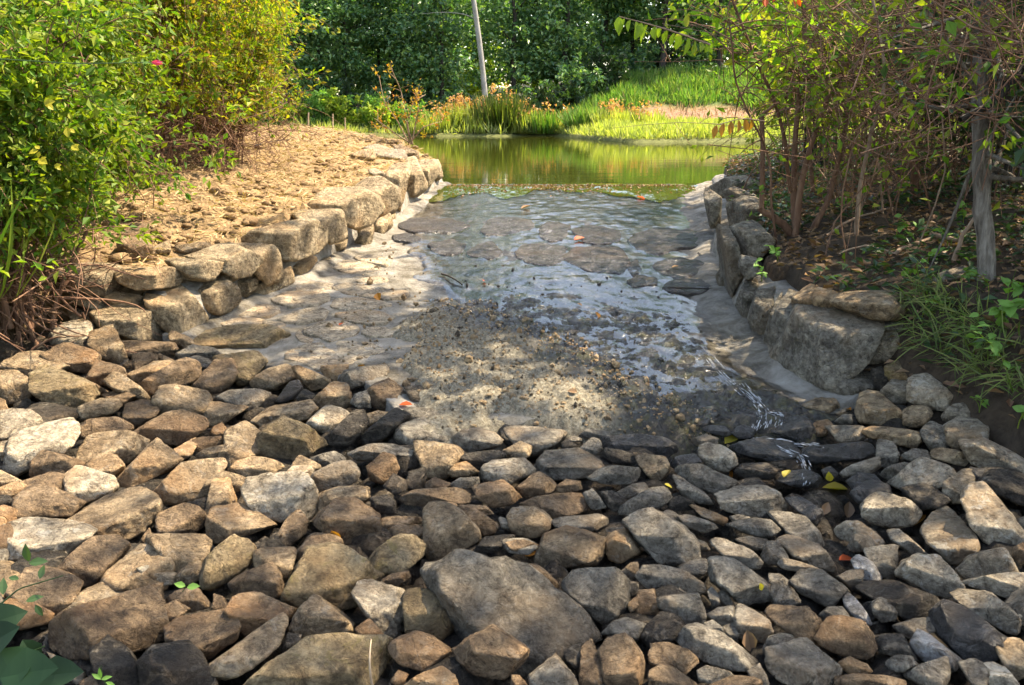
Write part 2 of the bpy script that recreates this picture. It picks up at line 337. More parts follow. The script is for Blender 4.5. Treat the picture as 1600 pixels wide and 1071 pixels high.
# ------------------------------------------------------------------ spillway apron with flagstones
def grid_mesh(name, ys, xlo, xhi, nu, zf, mat, skirt=None):
    Y = np.repeat(np.asarray(ys)[:, None], nu, 1); u = np.linspace(0, 1, nu)[None]
    X = xlo(Y) * (1 - u) + xhi(Y) * u; Z = zf(X, Y)
    k = np.arange(Y.size).reshape(Y.shape); F = np.stack([k[:-1, :-1], k[:-1, 1:], k[1:, 1:], k[1:, :-1]], -1).reshape(-1, 4)
    return mk_mesh(name, np.stack([X, Y, Z], -1).reshape(-1, 3), F, mat, True), X, Y, Z
def XWET(y): return np.interp(y, [4.4, 4.6, 4.85, 5.3, 5.8, 6.3, 6.85, 7.3, 8.9, 10.2, 12, 12.9], [.74, .68, .5, .33, .12, -.26, -.5, -.72, -1.04, -1.15, -1.02, -.95])
def XSED(y): return np.interp(y, [4.0, 4.4, 4.5, 5.05, 5.65, 6.4, 6.9, 7.4], [-.45, -.40, -.36, -.68, -.74, -.78, -.66, -.5])
apron = thing('spillway_apron', (0, 8, -.3), 'sloping mortared spillway apron of inset flagstones between two stone walls', 'spillway')
U, V_ = np.meshgrid(np.linspace(0, 1, 130), np.linspace(0, 1, 240))
xb = XL(6.0) * (1 - U) + XR(5) * U; y0 = YB(xb)
AY = y0 * (1 - V_) + 12.95 * V_; AX = (XL(AY) - .12) * (1 - U) + (XR(AY) + .12) * U
AZ = apron_z(AY) + .012 * fbm2(AX, AY, 2.5, 4) + .006 * fbm2(AX, AY, 14, 3) + .04 * (1 - sstep(0, .16, AX - XL(AY))) + .05 * (1 - sstep(0, .22, XR(AY) - AX))
AZ[0] -= .22; AY[1] = AY[0] + .015; AX[1] = AX[0]
k = np.arange(AX.size).reshape(AX.shape); aF = np.stack([k[:-1, :-1], k[:-1, 1:], k[1:, 1:], k[1:, :-1]], -1).reshape(-1, 4)
def apron_mat():
    m, nt, N, Lk, out = newmat('apron_mortar'); tc = N.new('ShaderNodeTexCoord'); v = tc.outputs['Object']; at = N.new('ShaderNodeAttribute'); at.attribute_name = 'wet'
    n = noise_node(N, Lk, v, 5, 7, .68, .4); r = ramp(N, [(.3, (.13, .117, .095)), (.45, (.27, .25, .215)), (.7, (.41, .39, .35))]); Lk.new(n.outputs[0], r.inputs[0])
    ns = noise_node(N, Lk, v, 2.2, 8, .75, .8); rs_ = ramp(N, [(.38, (.40, .37, .31)), (.52, (.85, .83, .79)), (.66, (1.1, 1.1, 1.1))]); Lk.new(ns.outputs[0], rs_.inputs[0])
    dry = mixc(N, Lk, 1.0, r.outputs[0], rs_.outputs[0], 'MULTIPLY')
    mp = N.new('ShaderNodeMapping'); mp.inputs['Scale'].default_value = (1.6, .55, 1); mp.inputs['Rotation'].default_value = (0, 0, .15); Lk.new(v, mp.inputs[0])
    n2 = noise_node(N, Lk, mp.outputs[0], 8, 10, .85, 1.2); r2 = ramp(N, [(.44, (.010, .009, .008)), (.51, (.04, .037, .034)), (.57, (.12, .115, .11)), (.66, (.42, .41, .40))]); Lk.new(n2.outputs[0], r2.inputs[0])
    col = mixc(N, Lk, at.outputs['Fac'], dry, r2.outputs[0])
    p = N.new('ShaderNodeBsdfPrincipled'); Lk.new(col, p.inputs['Base Color']); p.inputs['Specular IOR Level'].default_value = .3
    rr = N.new('ShaderNodeMapRange'); rr.inputs[3].default_value = .9; rr.inputs[4].default_value = .35; Lk.new(at.outputs['Fac'], rr.inputs[0]); Lk.new(rr.outputs[0], p.inputs['Roughness'])
    nb = noise_node(N, Lk, v, 18, 9, .75); Lk.new(bump(N, Lk, nb.outputs[0], 1.0, .045), p.inputs['Normal']); Lk.new(p.outputs[0], out.inputs[0]); return m
me = mk_mesh('mortar_bed', np.stack([AX, AY - 8, AZ + .3], -1).reshape(-1, 3), aF, apron_mat(), True)
wet = sstep(-.05, .25, AX - XWET(AY) + .12 * fbm2(AX, AY, 2.5, 3)) * sstep(0.16, .5, XR(AY) - AX + .1 * fbm2(AX, AY, 3, 2, 5.))
a_ = me.attributes.new('wet', 'FLOAT', 'POINT'); a_.data.foreach_set('value', wet.astype(np.float32).ravel())
link('mortar_bed', me, apron)

def parse(s): return np.array([[float(v) for v in q.split(',')] for q in s.split()])
def poly_px(s, ox, oy, sc): return parse(s) * 10.0 / sc + [ox, oy]
def dense(P, n):
    """closed rounded outline through the corners, n points"""
    P = np.asarray(P, float)
    for _ in range(1): P = np.stack([P * .88 + np.roll(P, -1, 0) * .12, P * .12 + np.roll(P, -1, 0) * .88], 1).reshape(-1, P.shape[1])
    for _ in range(0): P = np.stack([P * .75 + np.roll(P, -1, 0) * .25, P * .25 + np.roll(P, -1, 0) * .75], 1).reshape(-1, P.shape[1])
    Q = np.concatenate([P, P[:1]]); s = np.concatenate([[0], np.cumsum(np.linalg.norm(np.diff(Q, axis=0), axis=1))]); t = np.linspace(0, s[-1], n, endpoint=False)
    return np.stack([np.interp(t, s, Q[:, i]) for i in range(P.shape[1])], 1)
def on_apron(q):
    d = ray(q[0], q[1]); t = (-.068 * 12.8 - .012 - EYE[2] + .068 * 0) / (d[2] - .068 * d[1])
    return EYE + d * t
def flagstone(poly, mat, rise, seed):
    P = np.array([on_apron(q) for q in dense(poly, 36)]); C = P.mean(0)
    rs = np.random.RandomState(seed); rel = P - C
    wob = 1 + .10 * fbm(np.stack([P[:, 0] * 9, P[:, 1] * 9, np.full(len(P), seed * 1.7)], -1), 3)
    rel *= wob[:, None]
    rings = [(1.03, -.05), (1.0, rise * .6), (.97, rise * .95), (.8, rise * 1.0), (.5, rise * 1.0)]
    V = []
    for sc, h in rings:
        Q = C + rel * sc; Q[:, 2] = apron_z(Q[:, 1]) + h + .35 * rise * fbm(np.stack([Q[:, 0] * 9, Q[:, 1] * 9, np.full(len(Q), seed * 3.1)], -1), 3); V.append(Q)
    V.append((C + [0, 0, 0])[None]); V[-1][0, 2] = apron_z(C[1]) + rise * 1.1
    n = len(rel); V = np.concatenate(V) - C; F = []
    for r in range(len(rings) - 1):
        a = np.arange(n); b = (a + 1) % n; F.append(np.stack([r * n + a, r * n + b, (r + 1) * n + b, (r + 1) * n + a], -1))
    a = np.arange(n) + (len(rings) - 1) * n; b = np.roll(a, -1); T = np.stack([a, b, np.full(n, len(rings) * n)], -1)
    o = link('flagstone', mk_mesh('flagstone', V, [np.concatenate(F), T], mat, True), apron); o.location = C - np.array(apron.location)
FL_DRY = """33,45 45,40 55,39 62,42 55,46 40,46;63,48 75,43 85,41 92,43 88,48 75,50 66,49;98,45 110,43 125,44 133,47 128,50 115,51 105,48;80,55 88,51 100,50 110,53 108,58 95,61 85,59;115,56 120,54 128,54 134,57 130,59 118,59
100,63 115,63 128,67 128,69 118,71 116,76 100,75;73,58 75,55 78,59 83,61 82,63 75,62;59,36 65,32 80,31 92,32 92,36 85,39 72,40;95,40 100,36 110,35 125,37 133,39 125,41 105,42;72,26 80,25 95,26 95,29 85,31 75,30
99,29 105,26 125,29 140,31 138,34 125,35 108,33;95,15 105,12 118,13 125,17 118,20 105,19;110,9 120,8 132,11 128,14 115,12;24,50 35,48 48,48 55,50 45,52 30,53;67,72 72,68 80,65 88,64 96,70 98,76 88,79 75,75
53,50 62,50 66,52 60,55 53,53;110,22 120,21 130,23 125,26 112,25"""
FL_WET = """7,24 15,21 30,22 38,24 30,27 15,27;4,29 10,28 16,30 13,32 5,31;44,26 47,22 58,21 66,23 65,26 55,28 46,28;70,25 74,23 83,24 80,30 74,32 70,29;85,26 92,24 105,27 104,31 95,33 88,31;37,37 42,33 48,32 52,36 48,39 41,38
59,37 62,33 72,33 80,35 80,40 70,42 62,40;81,39 85,35 95,34 106,35 108,40 106,45 95,45 87,43;111,28 125,26 140,28 146,31 140,34 128,35 120,38 114,34;121,42 130,39 142,41 142,45 132,48 124,46;125,52 130,49 142,49 146,53 138,55 128,54
109,50 114,47 122,48 121,51 112,52;140,37 143,36 147,37 145,39 141,39;20,33 30,31 36,33 34,37 24,37;108,42 113,40 115,45 111,47"""
sd = 0
for s in FL_DRY.replace('\n', ';').split(';'): sd += 1; q_ = poly_px(s, 280, 380, 4.0); flagstone(q_.mean(0) + (q_ - q_.mean(0)) * 1.16, FLAG, .012, sd)
for s in FL_WET.replace('\n', ';').split(';'): sd += 1; q_ = poly_px(s, 600, 270, 2.857); flagstone(q_.mean(0) + (q_ - q_.mean(0)) * 1.12, FLAGWET, .024, sd)

# sediment crust on the lower apron, dry and gritty towards the wall, black and wet under the water
ys = np.linspace(4.05, 7.6, 260)
def sed_z(X, Y):
    m = sstep(-.02, .16, X - XSED(Y) + .10 * fbm2(X, Y, 3, 3)) * (1 - sstep(6.4, 7.5, Y + .3 * fbm2(X, Y, 2, 2))) * sstep(0.05, .35, XR(Y) - .12 - X)
    g = np.abs(fbm2(X, Y, 7, 4)) * .022 + np.abs(fbm2(X, Y, 26, 3, 2.)) * .018 + np.abs(fbm2(X, Y, 60, 2, 4.)) * .010
    dome = .02 * np.exp(-((X - .1) / .7) ** 2 - ((Y - 4.9) / .8) ** 2)
    wetk = sstep(-.1, .3, X - XWET(Y))
    return apron_z(np.maximum(Y, 4.3)) - .03 + m * (.045 - .019 * wetk + g * (1 - .05 * wetk) + dome * (1 - .5 * wetk)) - .30 * sstep(4.55, 4.1, Y + .12 * fbm2(X, Y, 3, 3))
def sed_mat():
    m, nt, N, Lk, out = newmat('sediment'); tc = N.new('ShaderNodeTexCoord'); v = tc.outputs['Object']; at = N.new('ShaderNodeAttribute'); at.attribute_name = 'wet'
    n = noise_node(N, Lk, v, 40, 10, .85, .5); r = ramp(N, [(.34, (.035, .03, .02)), (.46, (.14, .12, .083)), (.55, (.26, .23, .165)), (.68, (.46, .43, .35))]); Lk.new(n.outputs[0], r.inputs[0])
    n2 = noise_node(N, Lk, v, 9, 8, .75, .6); r2 = ramp(N, [(.38, (.008, .008, .007)), (.5, (.024, .022, .018)), (.58, (.05, .047, .016)), (.72, (.11, .105, .09))]); Lk.new(n2.outputs[0], r2.inputs[0])
    col = mixc(N, Lk, at.outputs['Fac'], r.outputs[0], r2.outputs[0])
    p = N.new('ShaderNodeBsdfPrincipled'); Lk.new(col, p.inputs['Base Color']); rr = N.new('ShaderNodeMapRange'); rr.inputs[3].default_value = .95; rr.inputs[4].default_value = .16; Lk.new(at.outputs['Fac'], rr.inputs[0]); Lk.new(rr.outputs[0], p.inputs['Roughness'])
    nb = noise_node(N, Lk, v, 60, 6, .75); Lk.new(bump(N, Lk, nb.outputs[0], .9, .02), p.inputs['Normal']); Lk.new(p.outputs[0], out.inputs[0]); return m
me, X, Y, Z = grid_mesh('sediment_crust', ys, lambda y: XSED(y) - .1, lambda y: XR(y) - .05, 190, sed_z, sed_mat())
w = sstep(-.3, .04, X - XWET(Y) + .16 * fbm2(X, Y, 3, 3))
a_ = me.attributes.new('wet', 'FLOAT', 'POINT'); a_.data.foreach_set('value', w.astype(np.float32).ravel())
tag(link('sediment_crust', me), 'gritty tan and black sediment crusted over the lower apron', 'sediment', kind='stuff')

# thin sheet of water running down the apron
ys = np.linspace(4.5, 12.9, 260)
def film_z(X, Y):
    e = sstep(0, .12, X - XWET(Y) + .08 * fbm2(X, Y, 4, 3)) * sstep(.12, .34, XR(Y) - .04 - X)
    chute = 0.0
    return apron_z(Y) - .012 + e * (.026 + .004 * (1 - sstep(5.2, 7.0, Y)) + chute + .004 * fbm2(X * 2.2, Y, 5, 3) + .002 * fbm2(X * 2.5, Y, 16, 2)) - .5 * sstep(4.9, 4.5, Y + .15 * fbm2(X, Y, 3, 2))
me, X, Y, Z = grid_mesh('running_water', ys, lambda y: XWET(y) - .15, lambda y: XR(y) - .03, 110, film_z, M_FILM)
tag(link('running_water', me), kind='structure')

px_ = np.concatenate([np.linspace(-26, -1.2, 10), np.linspace(-1.0, 2.9, 120), np.linspace(3.2, 30, 14)])
py_ = np.concatenate([np.linspace(0, .96, 14), [1.0], np.linspace(13.2, 54, 50)])
PX, PY = np.meshgrid(px_, py_)
edge = 11.8 + .5 * fbm2(px_, px_ * 0, 2.2, 4) + .10 * np.sin(px_ * 3)
for r_ in range(15): PY[r_] = edge + (12.8 - edge) * py_[r_]
PZ = np.where(PY < 12.8, np.minimum(0.004, film_z(PX, np.minimum(PY, 12.8)) + .012 * sstep(0, .9, PY - edge[None]) + .002), 0.0); PZ[14] = 0.0
ii = np.arange(PX.size).reshape(PX.shape); pf = np.stack([ii[:-1, :-1], ii[:-1, 1:], ii[1:, 1:], ii[1:, :-1]], -1).reshape(-1, 4)
tag(link('pond_water', mk_mesh('pond_water', np.stack([PX, PY, PZ], -1).reshape(-1, 3), pf, M_POND, True)), kind='structure')
# ------------------------------------------------------------------ stones
def ico(level):
    b = bmesh.new(); bmesh.ops.create_icosphere(b, subdivisions=level, radius=1.0); b.verts.ensure_lookup_table()
    V = np.array([v.co[:] for v in b.verts]); F = np.array([[v.index for v in f.verts] for f in b.faces]); b.free(); return V, F
ICO = {k: ico(k) for k in (2, 3, 4, 5)}
def hull_planes(P):
    b = bmesh.new()
    for p in P: b.verts.new(p)
    bmesh.ops.convex_hull(b, input=b.verts); b.normal_update()
    out = np.array([(*f.normal, f.normal.dot(f.verts[0].co)) for f in b.faces if f.calc_area() > 1e-9]); b.free(); return out
def hull_rock(P, level, seed, sharp, noise_amt=1.0):
    """rounded polyhedron about the convex hull of P; returns V (relative to centre), F, centre"""
    P = np.asarray(P, float); C = (P.min(0) + P.max(0)) / 2 * .5 + P.mean(0) * .5
    ext = (P.max(0) - P.min(0)) / 2 + 1e-6; Q = (P - C) / ext
    pl = hull_planes(Q); n = pl[:, :3]; d = np.maximum(pl[:, 3], .08)
    D, F = ICO[level]
    k = np.maximum(D @ n.T, 0) / d; kk = k.max(1, keepdims=True)
    r = 1 / (kk[:, 0] * ((k / kk) ** sharp).sum(1) ** (1 / sharp))
    rs = np.random.RandomState(seed); off = rs.rand(3) * 90
    X = D * r[:, None]
    size = float(np.median(ext)); aniso = ext / ext.max()
    W = X * aniso
    r2 = 1.07 + noise_amt * (.075 * fbm(W * 1.7 + off, 3) + .035 * fbm(W * 5.5 + off, 3)) 
    f = vnoise(W * 3.1 + off + 40); r2 += noise_amt * .04 * np.round(f * 2.5) / 2.5
    chips = vnoise(W * 2.3 + off + 11); r2 -= noise_amt * .16 * np.maximum(0, chips - .45)
    return X * r2[:, None] * ext, F, C
def cvx(P):
    P = sorted(map(tuple, np.asarray(P, float))); 
    def half(Q):
        h = []
        for q in Q:
            while len(h) > 1 and (h[-1][0] - h[-2][0]) * (q[1] - h[-2][1]) - (h[-1][1] - h[-2][1]) * (q[0] - h[-2][0]) <= 0: h.pop()
            h.append(q)
        return h
    return np.array(half(P)[:-1] + half(P[::-1])[:-1])
def rock_from_outline(poly, surf, seed, alpha=None, beta=None, deep=.55, sharp=None, level=None, grow=1.04, chips=3, nz=1.0, rho_=None, wallside=0):
    """a stone with the traced outline and its own depth: a top face, a front face and chipped corners cut by planes, seated on the surface"""
    rs = np.random.RandomState(seed); poly = np.asarray(poly, float)
    lo, hi = poly.min(0), poly.max(0); cpx = (lo + hi) / 2; wh = hi - lo
    c = surf(cpx[0], cpx[1] + wh[1] * .15); t0 = float((c - EYE) @ FWD); m = t0 / FPX
    dirv = ray(*cpx); dirv = dirv / np.linalg.norm(dirv); e3 = -dirv; e1 = np.cross(UP_, e3); e1 /= np.linalg.norm(e1); e2 = np.cross(e3, e1)
    C0 = EYE + ray(*cpx) * t0
    H2 = cvx(np.stack([(poly[:, 0] - cpx[0]) * m, (cpx[1] - poly[:, 1]) * m], 1)) * grow
    a, b_ = (wh * m) / 2 * grow; s = min(2 * a, 2.6 * b_)
    phi = math.asin(max(-.2, min(.9, -dirv[2])))
    al = alpha if alpha is not None else phi + math.radians(rs.uniform(4, 32))
    al = max(math.radians(15), al); be = beta if beta is not None else math.radians(rs.uniform(8, 38))
    rho = (rs.uniform(-.45, .25) if rho_ is None else rho_) * b_; cf = s * deep * .5
    back = cf - (b_ - rho) / math.tan(al) - .30 * s
    W0 = (cf + back) / 2; cd = (cf - back) / 2
    PN = []; PD = []
    def plane(n, p): n = np.asarray(n, float); n = n / np.linalg.norm(n); PN.append(n); PD.append(float(n @ (np.asarray(p, float) - [0, 0, W0])))
    for i in range(len(H2)):
        p, q = H2[i], H2[(i + 1) % len(H2)]; e = q - p; ln = np.hypot(*e)
        if ln < 1e-6: continue
        n2 = np.array([e[1], -e[0]]) / ln; plane([n2[0], n2[1], rs.uniform(-.12, .22)], [*(p + q) / 2, rs.uniform(-.2, .5) * cf])
    ya, yf = rs.normal(0, .16), rs.normal(0, .22) 
    if wallside:                                        # squared masonry: a level top, a face to the channel and an end face
        plane([.05 * ya, .90, .42], [0, .30 * b_, cf]); plane([wallside * .80, -.10, .60], [wallside * .10 * a, 0, cf]); plane([-wallside * .25, -.08, .96], [-wallside * .2 * a, 0, cf])
    else: plane([ya, math.cos(al), math.sin(al)], [0, rho, cf]); plane([yf, -math.sin(be), math.cos(be)], [0, rho, cf])
    plane([0, 0, -1], [0, 0, back]); plane([0, -.75, -.65], [0, -b_ * .55, back + .25 * s])
    if not wallside and rs.rand() < .6:                                  # a side face
        sg = rs.choice([-1, 1]); plane([sg * .75, rs.uniform(-.2, .35), .6], [sg * a * rs.uniform(.35, .62), 0, cf * .92])
    for k in range(chips):
        n = unit(np.array([rs.normal(0, .8), rs.normal(.15, .7), rs.uniform(.2, .9)])); sup = max(n @ np.array([x, y, z]) for x, y in H2 for z in (cf * .45, )); plane(n, n * sup * rs.uniform(.80, .97))
    PN = np.array(PN); PD = np.array(PD); ext = np.array([a, b_, cd]); PD = np.maximum(PD, .22 * ext.min())
    big = max(wh); D, F = ICO[level or (5 if big > 92 else 4 if big > 30 else 3)]
    nn = PN * ext; k = np.maximum(D @ nn.T, 0) / PD; kk = k.max(1, keepdims=True); sh = sharp or rs.uniform(28, 75)
    r = 1 / (kk[:, 0] * ((k / kk) ** sh).sum(1) ** (1 / sh)); X = D * np.minimum(r, 1.75)[:, None] * ext
    off = rs.rand(3) * 90; W = X / max(a, b_)
    dn = (.045 * fbm(W * 1.9 + off, 3) + .028 * fbm(W * 6.5 + off, 3) + .012 * fbm(W * 18 + off, 2)) * nz
    lay = rs.rand() < .35
    if lay: q = W @ unit(np.array([rs.normal(0, .3), 1.0, rs.normal(.3, .4)])); dn += .02 * nz * np.round(vnoise(np.stack([q * 6 + off[0], W[:, 0] * .7, W[:, 2] * .7], -1)) * 2) / 2
    dn -= .10 * nz * np.maximum(0, vnoise(W * 2.4 + off + 11) - .5)
    X = X * (1 + dn[:, None])
    X = X + [0, 0, W0]
    return X[:, :1] * e1 + X[:, 1:2] * e2 + X[:, 2:] * e3, F, C0
UP_ = np.array([0, 0, 1.0])

CROPS = {'A': (0, 500, 3.825), 'B': (400, 500, 3.825), 'C': (800, 540, 3.825), 'D': (1200, 480, 3.825),
         'E': (0, 745, 3.285), 'F': (400, 745, 3.285), 'G': (800, 745, 3.285), 'H': (1200, 745, 3.285),
         'P': (80, 350, 4.0), 'Q': (380, 220, 4.869), 'R': (1060, 260, 2.975)}
